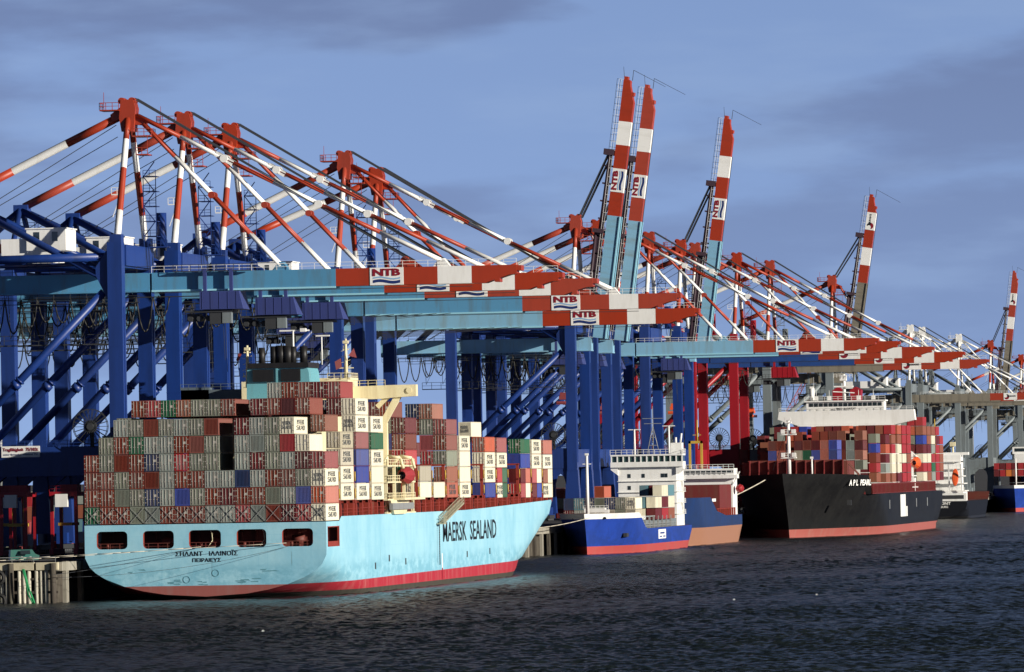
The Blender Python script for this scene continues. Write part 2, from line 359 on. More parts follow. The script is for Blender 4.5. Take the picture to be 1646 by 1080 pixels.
def setm(o, m, i=0): o.material_slots[i].link = 'OBJECT'; o.material_slots[i].material = m
def container(x, y, z, color, label, group, size=40, flip=False, end='door', lash=False, sidetext=False, endtext=False):
    o = bpy.data.objects.new('shipping_container', ME_BODY[size]); C.objects.link(o); o.location = (x, y, z); setm(o, CM[color]); tag(o, label, 'shipping container', group)
    d = bpy.data.objects.new('door' if end == 'door' else 'end_wall', ME_DOOR if end == 'door' else ME_END); C.objects.link(d); d.parent = o; setm(d, CM[color])
    if lash:
        r = bpy.data.objects.new('lashing_rod', ME_LASH); C.objects.link(r); r.parent = o
    if sidetext:
        t = bpy.data.objects.new('lettering', ME_TXT); C.objects.link(t); t.parent = o; t.location = (CW/2+.02, (CL if size == 40 else CS)*.5, 1.45); t.rotation_euler = SIDE
    if endtext:
        t = bpy.data.objects.new('lettering', ME_TXTE); C.objects.link(t); t.parent = o; t.location = (0, -.03, 1.45); t.rotation_euler = FRONT
    NCONT[0] += 1
    return o
ORD = ['zero', 'first', 'second', 'third', 'fourth', 'fifth', 'sixth', 'seventh', 'eighth', 'ninth', 'tenth', 'eleventh', 'twelfth', 'thirteenth', 'fourteenth', 'fifteenth', 'sixteenth', 'seventeenth']
STK = MB(); STKM = list(PAL.keys())
def bulk(x, y, z, col, Ln=CL, g=.08):
    STK.box((x-CW/2+g, y+g, z), (x+CW/2-g, y+Ln-g, z+CH-.10), STKM.index(col))

# ------------------------------------------------------------------ hulls
def hullmat(name, rgb, wear, stain, low, spec=.3, rough=.45):
    m = bpy.data.materials.new(name); m.use_nodes = True; t = m.node_tree; b = t.nodes['Principled BSDF']; b.inputs['Roughness'].default_value = rough; b.inputs['Specular IOR Level'].default_value = spec
    co = t.nodes.new('ShaderNodeTexCoord'); col = None
    def layer(prev, sc, nsc, lo, hi, amt, c, det=5, zr=None):
        mp_ = t.nodes.new('ShaderNodeMapping'); mp_.inputs['Scale'].default_value = sc; t.links.new(co.outputs['Object'], mp_.inputs[0])
        nz = t.nodes.new('ShaderNodeTexNoise'); nz.inputs['Scale'].default_value = nsc; nz.inputs['Detail'].default_value = det; nz.inputs['Roughness'].default_value = .7; t.links.new(mp_.outputs[0], nz.inputs[0])
        mr = t.nodes.new('ShaderNodeMapRange'); mr.inputs[1].default_value = lo; mr.inputs[2].default_value = hi; mr.inputs[4].default_value = amt; t.links.new(nz.outputs[0], mr.inputs[0]); f = mr.outputs[0]
        if zr:
            sp = t.nodes.new('ShaderNodeSeparateXYZ'); t.links.new(co.outputs['Object'], sp.inputs[0]); m2 = t.nodes.new('ShaderNodeMapRange'); m2.inputs[1].default_value = zr[0]; m2.inputs[2].default_value = zr[1]; m2.inputs[3].default_value = 1; m2.inputs[4].default_value = 0; t.links.new(sp.outputs[2], m2.inputs[0])
            mu = t.nodes.new('ShaderNodeMath'); mu.operation = 'MULTIPLY'; t.links.new(f, mu.inputs[0]); t.links.new(m2.outputs[0], mu.inputs[1]); f = mu.outputs[0]
        mx = t.nodes.new('ShaderNodeMix'); mx.data_type = 'RGBA'; t.links.new(f, mx.inputs[0]); mx.inputs[7].default_value = (*c, 1)
        if prev is None: mx.inputs[6].default_value = (*rgb, 1)
        else: t.links.new(prev, mx.inputs[6])
        return mx.outputs[2]
    col = layer(None, (.12, .12, .10), 1, .40, .62, .8, wear)
    col = layer(col, (1.3, .55, .035), 1, .56, .66, .55, wear)
    col = layer(col, (1.6, .9, .06), 1, .66, .72, .8, stain)
    col = layer(col, (.35, .22, .5), 1, .42, .56, .75, low, 7, (4.6, 6.4))
    br = t.nodes.new('ShaderNodeTexBrick'); br.inputs['Scale'].default_value = 1; br.inputs['Brick Width'].default_value = 11; br.inputs['Row Height'].default_value = 2.6; br.inputs['Mortar Size'].default_value = .05
    mp_ = t.nodes.new('ShaderNodeMapping'); mp_.inputs['Rotation'].default_value = (0, PI/2, PI/2); cx = t.nodes.new('ShaderNodeSeparateXYZ'); cc = t.nodes.new('ShaderNodeCombineXYZ')
    ad = t.nodes.new('ShaderNodeMath'); t.links.new(co.outputs['Object'], cx.inputs[0]); t.links.new(cx.outputs[0], ad.inputs[0]); t.links.new(cx.outputs[1], ad.inputs[1]); t.links.new(ad.outputs[0], cc.inputs[0]); t.links.new(cx.outputs[2], cc.inputs[1]); t.links.new(cc.outputs[0], br.inputs[0])
    ms = t.nodes.new('ShaderNodeMath'); ms.operation = 'MULTIPLY'; ms.inputs[1].default_value = .35; t.links.new(br.outputs['Fac'], ms.inputs[0])
    mx = t.nodes.new('ShaderNodeMix'); mx.data_type = 'RGBA'; t.links.new(ms.outputs[0], mx.inputs[0]); t.links.new(col, mx.inputs[6]); mx.inputs[7].default_value = (*wear, 1)
    t.links.new(mx.outputs[2], b.inputs['Base Color'])
    nz = t.nodes.new('ShaderNodeTexNoise'); nz.inputs['Scale'].default_value = .35; nz.inputs['Detail'].default_value = 3; t.links.new(co.outputs['Object'], nz.inputs[0])
    bn = t.nodes.new('ShaderNodeBump'); bn.inputs['Strength'].default_value = .35; bn.inputs['Distance'].default_value = .15; t.links.new(nz.outputs[0], bn.inputs['Height']); t.links.new(bn.outputs[0], b.inputs['Normal'])
    MATS[name] = m; return m
MAER = hullmat('pale blue hull paint', (.33, .60, .71), (.23, .50, .64), (.10, .13, .12), (.16, .40, .52))
BOOTF = mat('faded boot', (.28, .085, .075), .7, dirt=.8, dirtcol=(.26, .13, .12), scale=.4)
def hull_w(B, y, z, P):
    """half breadth at station y, height z"""
    w = B/2
    if y < P['run']:
        t = y/P['run']; zc = P['zc']-(P['zc']+3)*t; zb = P['zb']-10*t
        if z < zc: w = B/2*math.sqrt(max(0, 1-((zc-z)/(zc-zb))**2)) if z > zb else 0
    return w
def hull(name, Ln, B, zdeck, levels, P, mats, bandf, parent, ny=44, skip=None, transom=True, deckm=None):
    """levels: z fractions as absolute heights; zdeck(y) top; returns ring positions"""
    b = MB(); nz = len(levels)
    def pt(i, j, sgn):
        z = levels[j]; q = i/(ny-1)
        ya = P['ya']; t = min(1, max(0, z/P['zt'])); ys = P['wl0']+(P['dk0']-P['wl0'])*t**P.get('te', 1.0); ye = P['wl1']+(P['dk1']-P['wl1'])*t**P.get('tr', .8)
        n0 = P['n0']
        if i < n0: y = P['st'][i]
        else:
            k = (i-n0+1)/(ny-n0); y = P['st'][n0-1]+(ye-P['st'][n0-1])*k
        w = hull_w(B, y, z, P)
        if y > ys: w = min(w, B/2*max(0, 1-((y-ys)/(ye-ys))**(P['pw']+(P['pd']-P['pw'])*t)))
        zz = z
        if P.get('bootj') == j: zz = z + y*.0032
        if j == nz-1: zz = zdeck(y)
        elif z > zdeck(y): zz = zdeck(y)-.01*(nz-j)
        return (sgn*w, y, zz)
    for sgn in (1, -1):
        for i in range(ny-1):
            for j in range(nz-1):
                if skip and sgn > 0 and skip(i, j): continue
                q = [pt(i, j, sgn), pt(i+1, j, sgn), pt(i+1, j+1, sgn), pt(i, j+1, sgn)]
                if sgn < 0: q = q[::-1]
                zm = (levels[j]+levels[j+1])/2
                b.poly(q, bandf(zm, q[0][1]), True)
    for i in range(ny-1):
        a, c, d, e = pt(i, nz-1, 1), pt(i+1, nz-1, 1), pt(i+1, nz-1, -1), pt(i, nz-1, -1)
        dz = P.get('sink', 0)
        b.poly([(p[0]*.995, p[1], p[2]-dz) for p in (a, c, d, e)], len(mats)-1)
    if transom:
        for j in range(nz-1):
            if transom is not True and transom(j): continue
            zm = (levels[j]+levels[j+1])/2
            b.poly([pt(0, j, 1), pt(0, j+1, 1), pt(0, j+1, -1), pt(0, j, -1)], bandf(zm, -1))
    o = b.build(name, mats, parent)
    me = o.data
    import bmesh
    bm = bmesh.new(); bm.from_mesh(me); bmesh.ops.remove_doubles(bm, verts=bm.verts, dist=.002)
    for e in bm.edges:
        if len(e.link_faces) == 2 and e.calc_face_angle(0) > .5: e.smooth = False
    bm.to_mesh(me); bm.free()
    return o, pt
def rrect(x0, x1, z0, z1, r, n=5):
    pts = []
    for cx, cz, a in ((x1-r, z0+r, -90), (x1-r, z1-r, 0), (x0+r, z1-r, 90), (x0+r, z0+r, 180)):
        for k in range(n): t = R(a+90*k/(n-1)); pts.append((cx+r*math.cos(t), cz+r*math.sin(t)))
    return pts
def holed(b, X0, X1, Z0, Z1, hole, r, f3, mi=0, n=5):
    ins = rrect(*hole, r, n); cor = [(X1, Z0), (X1, Z1), (X0, Z1), (X0, Z0)]
    m = len(ins)
    for i in range(m):
        j = (i+1) % m; ci = i//n; cj = j//n
        if ci == cj: b.poly([f3(*cor[ci]), f3(*ins[j]), f3(*ins[i])], mi)
        else: b.poly([f3(*cor[ci]), f3(*cor[cj]), f3(*ins[j]), f3(*ins[i])], mi)

# ------------------------------------------------------------------ big pale blue ship
def big_ship():
    ox, oy = -222.4, 1132.5
    r = empty('container_ship', (ox, oy, 0), label='huge pale blue container ship seen from its stern in the foreground', cat='ship')
    levels = [-4, -1, .0, .5, .9, 1.5, 2.3, 3.5, 3.9, 4.6, 5.5, 7, 8.3, 11.5, 12.4]
    st = [0, 1.2, 12.2, 14.2, 20, 27, 35, 45, 58, 75, 95, 120, 145, 170]
    P = dict(run=62, zc=7.4, zb=.5, ya=150, zt=12.4, wl0=186, dk0=248, wl1=277, dk1=292, pw=1.9, pd=2.4, te=1.2, tr=.9, n0=len(st), st=st, bootj=6)
    zd = lambda y: 12.35 if y < 13 else 13.1 + max(0, (y-150)/142)*1.6
    bandf = lambda z, y: 2 if z < .9 and y >= 0 else ((1 if y >= 0 else 3) if z < 2.3 else 0)
    lowlev = lambda j: j == len(levels)-3
    h, pt = hull('hull', 292, 40, zd, levels, P, [MAER, BOOT, SLIME, BOOTF, DECKR], bandf, r, skip=lambda i, j: i == 1 and j == 12, transom=lambda j: j == 12)
    # stern plate with five mooring openings
    b = MB(); cells = [(-20, -11.6, -18, -12.9), (-11.6, -4, -10.3, -5.2), (-4, 3.9, -2.7, 2.6), (3.9, 11.4, 5.2, 10.1), (11.4, 20, 12.7, 17.8)]
    for X0, X1, a, c in cells: holed(b, X0, X1, 8.3, 11.5, (a, c, 8.42, 11.32), .7, lambda x, z: (x, 0, z))
    b.build('stern_plate', MAER, r)
    b = MB()
    for X0, X1, a, c in cells:
        o_ = rrect(a-.12, c+.12, 8.32, 11.42, .8); i_ = rrect(a+.01, c-.01, 8.43, 11.31, .69)
        for k in range(len(o_)):
            j = (k+1) % len(o_)
            for ya, yb in ((-.06, -.06),) if k < 0 else (): b.poly([(o_[k][0], -.06, o_[k][1]), (o_[j][0], -.06, o_[j][1]), (i_[j][0], -.06, i_[j][1]), (i_[k][0], -.06, i_[k][1])])
            b.poly([(i_[k][0], .01, i_[k][1]), (i_[j][0], .01, i_[j][1]), (i_[j][0], 1.0, i_[j][1]), (i_[k][0], 1.0, i_[k][1])])
    b.build('opening_frame', LASH, r)
    # mooring deck behind the openings
    b = MB(); b.box((-19.9, .3, 8.0), (19.9, 13, 8.25)); b.box((-19.9, 13, 8.2), (19.9, 13.3, 12.2))
    for x in np.arange(-18, 19, 2.4): b.box((x-.15, 12.6, 8.2), (x+.15, 13, 12.2))
    b.build('mooring_deck', DECKR, r)
    b = MB(); b.rail([(-19, .35, 8.3), (19, .35, 8.3)], 1.0, 1.6, .06)
    for x in (-16.5, -8, -1, 6.2, 8.4, 14, 16.2): b.tube((x, 1.6, 8.3), (x, 1.6, 9.2), .28, .28, 8); b.tube((x+.9, 1.6, 8.3), (x+.9, 1.6, 9.2), .28, .28, 8)
    for x in (-7, 1.5, 14.5): b.tube((x-1, 5, 9.5), (x+1, 5, 9.5), .8, .8, 12)
    b.build('mooring_bitts', DECKR, r)
    b = MB()
    for x in (.4, 9): b.path([(x, .4, 8.6), (x+.7, .5, 9.6), (x+.6, .6, 10.8), (x+.4, .6, 11.2)], .07, 5)
    b.build('hawser', CREAM, r)
    # red-lined opening in the side
    b = MB()
    for y in (1.3, 11.9): b.box((19.7, y, 8.3), (20.03, y+.2, 11.6))
    b.box((19.7, 1.3, 8.25), (20.03, 12.1, 8.45)); b.box((19.7, 1.3, 11.4), (20.03, 12.1, 11.55))
    b.box((19.4, 1.5, 8.3), (19.9, 12, 9.1)); b.build('side_opening_frame', LASH, r)
    lettering('ΣΗΛΑΝΤ   ΙΛΛΙΝΟΪΣ', 10.3, .95, (.2, -.03, 7.6), FRONT, BLACK, r, .012, 1.05)
    lettering('ΠΕΙΡΑΙΕΥΣ', 4.7, .62, (.2, -.03, 6.45), FRONT, BLACK, r, .02, 1.05)
    lettering('MAERSK  SEALAND', 62.5, 3.55, (20.04, 149.5, 9.35), SIDE, BLACK, r, .008, 1.0)
    # draught marks and stains on the stern
    b = MB()
    for cx, cz in ((-3.2, 3.3), (1.6, 4.3)):
        for k in range(14):
            t = 2*PI*k/14; t2 = 2*PI*(k+1)/14; b.beam((cx+.55*math.cos(t), -.03, cz+.55*math.sin(t)), (cx+.55*math.cos(t2), -.03, cz+.55*math.sin(t2)), .04, .09)
    b.build('scuff_mark', mat('grey scuff', (.10, .27, .33), .7), r)
    rs = random.Random(4)
    for x0, z0, n, w in ((6.5, 3.0, 6, 3.0), (-6.3, 2.9, 5, 2.2), (10.5, 4.6, 3, 2.6), (-1.0, 2.7, 4, 1.6), (-12, 4.6, 2, 2.0)):
        b = MB()
        for k in range(n):
            xa = x0+rs.uniform(-.6, .6)*w; za = z0+rs.uniform(-.5, .5)*.8; b.poly([(xa, -.03-.002*k, za), (xa+w*.5*rs.random()+.4, -.03-.002*k, za-.12*rs.random()), (xa+w*.4, -.03-.002*k, za+.16), (xa-.1, -.03-.002*k, za+.1)])
        b.build('rub_mark', MATS['grey scuff'], r)
    # rubbing marks, pilot ladder stripe
    b = MB(); b.box((20.0, 116.5, 1.0), (20.06, 117.3, 5.6), 0); b.box((20.0, 116.5, 1.0), (20.07, 117.3, 3.0), 1); b.build('pilot_mark', [WHITE, BOOT], r)
    b = MB()
    for y, z in ((46, 3.9), (77, 4.2), (60, 5.0), (145, 4.5), (172, 4.7)): b = MB(); b.box((20, y, z), (20.05, y+1.0, z+1.1)); b.build('hull_valve', DGREY, r)
    # gangway
    b = MB(); A = Vector((20.7, 113, 11.0)); Bq = Vector((20.7, 136, 14.4))
    b.beam(A, Bq, .9, .25); b.rail([A+Vector((.4, 0, 0)), Bq+Vector((.4, 0, 0))], 1.2, 1.5, .07); b.rail([A-Vector((.4, 0, 0)), Bq-Vector((.4, 0, 0))], 1.2, 1.5, .07)
    b.box((20.1, 111, 10.8), (21.4, 113.6, 11.0)); b.rail([(21.4, 111, 11), (21.4, 113.6, 11)], 1.1, 1, .06); b.build('gangway', mat('gangway alloy', (.36, .34, .24), .5, dirt=.5), r)
    b = MB()
    for k in range(17): b.box((20.35, 111.6, 10.6-k*.42), (20.5, 112.2, 10.66-k*.42))
    b.tube((20.42, 111.6, 3.6), (20.42, 111.6, 11), .05, .05, 4); b.tube((20.42, 112.2, 3.6), (20.42, 112.2, 11), .05, .05, 4); b.build('rope_ladder', DGREY, r)
    # hatch coaming and lashing posts along the side
    bays = [14.6, 29.6, 44.4] + [94.4+14.86*i for i in range(11)]
    b = MB(); b.box((-17.5, 13.5, 12.4), (17.5, 248, 15.4)); b.build('hatch_coaming', DECKR, r)
    for y in bays:
        for k in range(3):
            yy = y+.1+k*5.9; b = MB()
            b.box((19.3, yy, 12.9+max(0, (y-150)/142)*1.6), (19.85, yy+.45, 15.7)); b.box((17.4, yy, 15.2), (19.8, yy+.4, 15.6)); b.box((18.4, yy, 12.9), (18.8, yy+.3, 15.3))
            if k < 2: b.box((19.2, yy+2.6, 12.9+max(0, (y-150)/142)*1.6), (19.5, yy+2.9, 14.9)); b.box((19.2, yy, 14.2), (19.4, yy+3.2, 14.4))
            b.build('lashing_post', LASH, r)
    for y in bays:
        b = MB(); b.box((-19.8, y-1.2, 15.2), (19.9, y-.7, 15.7))
        for x in (19.2, 16.8): b.box((x, y-1.15, 12.9), (x+.5, y-.7, 21.3))
        b.box((19.2, y-1.15, 18.4), (19.75, y-.6, 18.6)); b.box((14.5, y-1.15, 21.2), (19.8, y-.6, 21.5)); b.build('lashing_bridge', LASH, r)
    b = MB()
    for y in bays:
        for k in range(2): b.tube((19.9, y-1.1, 16+k*2.8), (19.9, y-1.1, 17.6+k*2.8), .12, .12, 5)
    b.build('lashing_gear', YEL, r)
    b = MB(); b.rail([(19.7, 13.5, 13.1), (19.7, 246, 14.2)], 1.1, 5, .05); b.build('deck_rail', LASH, r)
    # forecastle far side
    b = MB(); b.prism([(-6, 14), (6, 14), (8, 17), (-8, 17)], 262, 262.4, 1); b.build('breakwater', LASH, r)
    b = MB(); b.tube((0, 270, 14), (0, 270, 24), .5, .35); b.build('foremast', WHITE, r)
    # accommodation, funnel casing, bridge
    b = MB(); b.box((-15, 61, 12.4), (8.6, 91, 32.6)); b.build('deckhouse', CREAM, r)
    b = MB(); b.prism([(-4.9, 32.6), (6.4, 32.6), (6.0, 37.6), (5.6, 38.9), (-4.6, 38.9), (-4.8, 37.6)], 64, 74, 1, 0); b.box((.3, 63.7, 32.6), (.7, 64, 38.8), 0)
    cs = b.build('funnel_casing', mat('funnel teal', (.13, .36, .42), .5, dirt=.3), r)
    b = MB(); b.box((-3.7, 63.5, 36.1), (-.1, 63.9, 38.2)); b.box((1.2, 63.5, 36.1), (4.6, 63.9, 38.2)); b.box((-4.6, 63.6, 38.4), (6.0, 74.2, 39.3)); b.build('funnel_grille', BLACK, r)
    for x, w, t in ((-2.6, .55, 42.0), (-.5, .62, 42.2), (.7, .85, 42.3), (1.9, .9, 42.2), (2.9, .6, 42.1), (4.7, .65, 42.1)):
        b = MB(); b.tube((x, 66.5, 39), (x, 66.5, t), w, w, 10); b.build('exhaust_pipe', BLACK, r)
    for y0, x0, x1, m, nm in ((86, -20.8, -6.5, mat('shaded wing grey', (.10, .13, .15), .6), 'port_wing'), (86, 6.5, 21, CREAM, 'starboard_wing')):  # port wing grey has the shade of its unlit aft face painted in
        b = MB()
        if x0 > 0:
            b.prism([(x0, 33.0), (14.5, 33.0), (16.7, 33.2), (20.9, 33.4), (20.9, 35.4), (17, 35.4), (x0, 35.2)], y0, y0+2.2, 1)
            b.rail([(x0, y0, 35.2), (15.5, y0, 35.3)], 1.0, 1.5, .06); b.tube((19.7, y0-.2, 34.4), (19.7, y0, 34.4), .5, .5, 10)
            b.beam((17.7, y0+1, 33.6), (14.6, y0+1, 28.3), 1.1, 1.1); b.beam((16.0, y0+1, 33.6), (13.9, y0+1, 31.6), .9, .8); b.box((14.0, y0+.4, 21.2), (15.6, y0+1.8, 28.8))
            b.rail([(15.0, y0-1, 28.2), (9, y0-1, 28.2)], 1, 1, .06)
        else:
            b.box((x0, y0, 33.1), (x1, y0+3, 35.2)); b.box((x0, y0, 33.0), (x0+5, y0+3, 35.6)); b.rail([(x0, y0, 35.2), (x1, y0, 35.2)], 1.0, 1.5, .05)
        b.build('bridge_wing', m, r)
    b = MB(); b.box((-9, 81, 32.6), (9.8, 91, 36.4)); b.box((-4, 83, 36.4), (9.9, 91, 36.8)); b.rail([(6.2, 81, 36.5), (9.8, 81, 36.5), (9.8, 91, 36.5)], 1.1, 1.2, .06); wh = b.build('wheelhouse', CREAM, r)
    for x in (6.9, 8.6):
        b = MB(); b.box((x, 80.9, 34.2), (x+1.1, 81, 35.6)); b.build('window', GLASS, wh)
    def mast(x, y, z0, z1, m, arms):
        b = MB(); b.tube((x, y, z0), (x, y, z1), .38, .2, 8)
        for z, w in arms: b.box((x-w, y-.15, z), (x+w, y+.15, z+.18)); b.tube((x-w*.8, y, z), (x-w*.8, y, z+.8), .1, .1, 5)
        for k in range(6): b.tube((x-.8, y-.1, z0+k*1.0), (x+.8, y-.1, z0+k*1.0+.5), .05, .05, 4)
        b.cb((x, y, z1-.6), (.9, .9, .5)); b.build('mast', m, r)
    mast(9.0, 84, 36.4, 43.6, CREAM, ((38.4, 1.3), (41.6, .5)))
    mast(-5.8, 70, 35.2, 42.5, CREAM, ((37, .8), (41.2, .6)))
    b = MB(); b.box((-1.2, 76, 44.9), (4.0, 76.4, 45.15)); b.tube((1.2, 76, 39), (1.2, 76, 45), .22, .15, 6); b.cb((3.0, 76, 45.1), (1, .8, .6)); b.tube((6.2, 76, 39), (6.2, 76, 43.9), .14, .14, 5); b.box((5.2, 75.8, 43.9), (7.6, 76.2, 44.15)); b.build('radar_mast', WHITE, r)
    b = MB(); b.poly([(8.4, 83, 38.6), (7.4, 83, 38.2), (7.2, 83, 39.6), (8.3, 83, 40.2)]); b.poly([(9.6, 83, 40.6), (11.1, 83, 40.2), (10.6, 83, 41.9)]); b.build('flag', CM['red'], r)
    b = MB(); b.poly([(-7.6, 69, 40), (-7.1, 69, 41.2), (-6.6, 69, 41.0), (-7.2, 69, 39.6)]); b.build('flag', CM['red'], r)
    # lifeboat, accommodation ladder tower in cream
    b = MB(); b.rail([(15.2, 60.5, z) for z in ()] or [(15.2, 60.5, 15.6), (19.6, 60.5, 15.6)], 1, 1, .08)
    for z in (15.6, 18.6, 21.4): b.box((14.5, 61, z-.25), (19.9, 90, z)); b.rail([(15.2, 61, z), (19.8, 61, z), (19.8, 90, z)], 1.0, 1.8, .07)
    for y in (61.5, 70, 80, 89): b.box((19.2, y, 13), (19.7, y+.5, 21.4))
    b.beam((16, 61.2, 15.6), (19, 61.2, 18.4), .5, .2); b.beam((19, 61.2, 18.6), (16, 61.2, 21.2), .5, .2)
    b.box((15.4, 62, 12.6), (19.9, 90, 13.3)); b.build('boat_deck', CREAM, r)
    b = MB()
    for y in (72, 84): b.path([(17, y, 21.4), (18.2, y, 23.0), (20.3, y, 22.6), (20.8, y, 20.8)], .28, 6)
    b.build('davit', CREAM, r)
    b = MB(); nseg = 10
    for i in range(nseg):
        for k in range(10):
            q = []
            for a, c in ((i, k), (i+1, k), (i+1, k+1), (i, k+1)):
                t = a/nseg; rr = 1.55*math.sin(PI*min(1, max(0, .06+t*.88)))**.45; an = 2*PI*c/10; q.append((20.2+rr*math.cos(an)*.9, 74+t*9, 19.6+rr*math.sin(an)))
            b.poly(q, 0, True)
    b.build('lifeboat', CM['red'], r)
    b = MB(); b.box((19.5, 66.5, 15.4), (21.9, 88, 15.8)); b.prism([(64, 13.0), (76, 13.0), (80, 15.4), (60, 15.4)], 19.9, 20.5, 0); b.build('embarkation_platform', CREAM, r)
    b = MB(); b.box((20.3, 60, 13.8), (20.9, 82, 14.9)); b.build('folded_ladder', GALV, r)
    return ox, oy
OX, OY = big_ship()

# containers on the big ship
TP = 2.84
H = {}
def hs(*a): return list(a)
H[0] = [4, 5, 6, 6, 6, 6, 6, 6, 6, 3, 6, 6, 6, 6, 5, 4]
H[1] = [4, 5, 6, 6, 6, 6, 6, 6, 6, 3, 6, 6, 6, 6, 5, 4]
H[2] = [4, 4, 5, 6, 6, 6, 6, 6, 6, 6, 7, 7, 7, 7, 7, 6]
H[3] = [4, 4, 5, 6, 6, 6, 6, 6, 6, 6, 6, 6, 6, 6, 6, 5]
for k in range(4, 7): H[k] = [4]*2+[6]*12+[6, 0]
H[4] = [4]*2+[6]*11+[6, 5, 2]; H[5] = [4]*2+[6]*11+[4, 2, 1]; H[6] = [4]*2+[6]*13+[5]
H[7] = [4]*2+[5]*12+[5, 4]; H[8] = [4]*2+[5]*12+[4, 0]; H[9] = [4]*2+[5]*12+[5, 4]
for k in (10, 12, 13, 14): H[k] = [3, 3]+[4]*14
H[11] = [3, 3]+[4]*13+[0]
BY = [0.3, 14.9, 29.9, 44.7] + [94.7+14.86*i for i in range(11)]
BZ = [12.5] + [15.75-.07*i for i in range(3)] + [15.65-.09*i for i in range(11)]
side = {(0, 0): 'white', (0, 1): 'orange red', (0, 2): 'white', (0, 3): 'pink red', (1, 0): 'white', (1, 1): 'white', (1, 2): 'beige', (1, 3): 'beige', (2, 0): 'white', (2, 1): 'blue', (2, 2): 'blue', (2, 3): 'pink red',
        (2, 4): 'white', (2, 5): 'white', (3, 0): 'white', (3, 1): 'white', (3, 2): 'white', (3, 3): 'green', (3, 4): 'white', (4, 0): 'white', (4, 1): 'beige', (5, 0): 'white', (6, 0): 'orange red', (6, 1): 'brown', (6, 2): 'grey', (6, 3): 'rust red', (6, 4): 'pink red', (7, 0): 'white',
        (7, 1): 'white', (7, 2): 'white', (7, 3): 'white', (9, 0): 'blue', (9, 1): 'white', (9, 2): 'white', (9, 3): 'orange red', (10, 0): 'white', (10, 1): 'red', (10, 2): 'white', (10, 3): 'pink red', (12, 0): 'red', (12, 1): 'maroon', (12, 2): 'blue', (12, 3): 'green',
        (13, 0): 'maroon', (13, 1): 'red', (13, 2): 'white', (13, 3): 'white', (14, 0): 'white', (14, 1): 'brown', (14, 2): 'white', (14, 3): 'orange red'}
stext = {(0, 0), (0, 2), (1, 0), (1, 2), (1, 3), (2, 0), (2, 4), (2, 5), (3, 2), (3, 4), (7, 0), (7, 3), (9, 2), (10, 2), (13, 2), (13, 3), (14, 2), (6, 0)}
bay0 = {0: ['green', 'rust red', 'rust red', 'grey', 'silver', 'rust red', 'rust red', 'rust red', 'silver', 'silver', 'red', 'silver', 'rust red', 'maroon', 'red', 'silver'],
        1: ['rust red', 'rust red', 'grey', 'grey', 'dark blue', 'silver', 'blue', 'grey', 'rust red', 'maroon', 'rust red', 'rust red', 'grey', 'silver', 'blue', 'maroon'],
        2: ['rust red', 'rust red', 'grey', 'rust red', 'rust red', 'silver', 'rust red', 'rust red', 'silver', 'silver', 'dark blue', 'silver', 'rust red', 'rust red', 'grey', 'silver'],
        3: ['rust red', 'grey', 'rust red', 'rust red', 'dark blue', 'silver', 'red', 'grey', 'grey', 'maroon', 'silver', 'maroon', 'grey', 'silver', 'maroon', 'maroon'],
        4: ['', 'grey', 'rust red', 'green', 'silver', 'silver', 'rust red', 'rust red', 'grey', 'grey', 'silver', 'silver', 'grey', 'red', 'white', ''],
        5: ['', '', 'silver', 'grey', 'rust red', 'grey', 'silver', 'grey', 'rust red', '', 'maroon', 'silver', 'grey', 'white', '', '']}
rnd = random.Random(11)
def rcol(): return rnd.choices(['grey', 'silver', 'rust red', 'maroon', 'dark blue', 'green', 'brown', 'blue', 'red', 'white'], [26, 22, 20, 12, 5, 3, 4, 2, 3, 3])[0]
GRP = 'containers stacked on the pale blue ship'
for bi in range(15):
    for c in range(16):
        for t in range(H[bi][c]):
            z = BZ[bi]+t*TP
            vis = bi == 0 or c == 15 or t == H[bi][c]-1 and bi < 4 or (c == 14 and z+TP > BZ[bi]+H[bi][15]*TP)
            if not vis and bi > 0:
                ztop = max(BZ[bi-1]+H[bi-1][c]*TP, (BZ[bi-1]+H[bi-1][min(15, c+1)]*TP) if c < 15 else 0)
                if bi == 4: ztop = 0 if c >= 11 else 33.0
                vis = z+TP > ztop+1.0
            if bi > 3 and c < 6: vis = t == H[bi][c]-1 and c > 1
            if not vis: continue
            X = OX-20+1.25+c*2.5; Yb = OY+BY[bi]
            col = side.get((bi, t)) if c == 15 else None
            if bi == 0 and c < 15: col = bay0[t][c] or 'grey'
            if col is None:
                col = rcol()
            if bi == 1 and c == 14 and t == 4: col = 'brown'
            if bi == 2 and t == 6 and c == 14: col = 'pink red'
            if bi == 6 and t == 5 and c == 14: col = 'brown'
            if bi == 9 and t == 4 and c == 14: col = 'white'
            if bi == 2 and t == 6 and c == 13: col = 'maroon'
            if bi in (10, 12) and c in (14,) and t == 3: col = 'green'
            where = 'from the left' if c < 8 else 'from the right'; n = c+1 if c < 8 else 16-c
            if bi == 0: lab = f'{col} container, {ORD[n]} {where}, {ORD[t+1]} tier up on the stern stack'
            else: lab = f'{col} container, row {ORD[bi+1]} from the stern, {ORD[n]} {where}, {ORD[t+1]} tier'
            tx = (bi, t) in stext and c == 15
            short = bi >= 10 and c == 15 and t < 2
            o = container(X, Yb, z, col, lab.replace('pink red', 'faded red'), GRP, 20 if short else 40, end='wall' if rnd.random() < .12 or col in ('blue',) else 'door', lash=(t == 0 and bi == 0), sidetext=tx or (col == 'white' and c >= 13 and rnd.random() < .35), endtext=(col == 'white' and rnd.random() < .3))
            if short and NCONT[0] < 298:
                c2_ = rnd.choice(['white', 'maroon', 'green', 'blue', 'orange red'])
                container(X, Yb+6.12, z, c2_, f'short {c2_} container, forward half of row {ORD[bi+1]} from stern, {ORD[t+1]} tier, waterside', GRP, 20)
            if z+TP > 20 and bi in (1, 2) and t == H[bi][c]-1 and rnd.random() < 0: pass
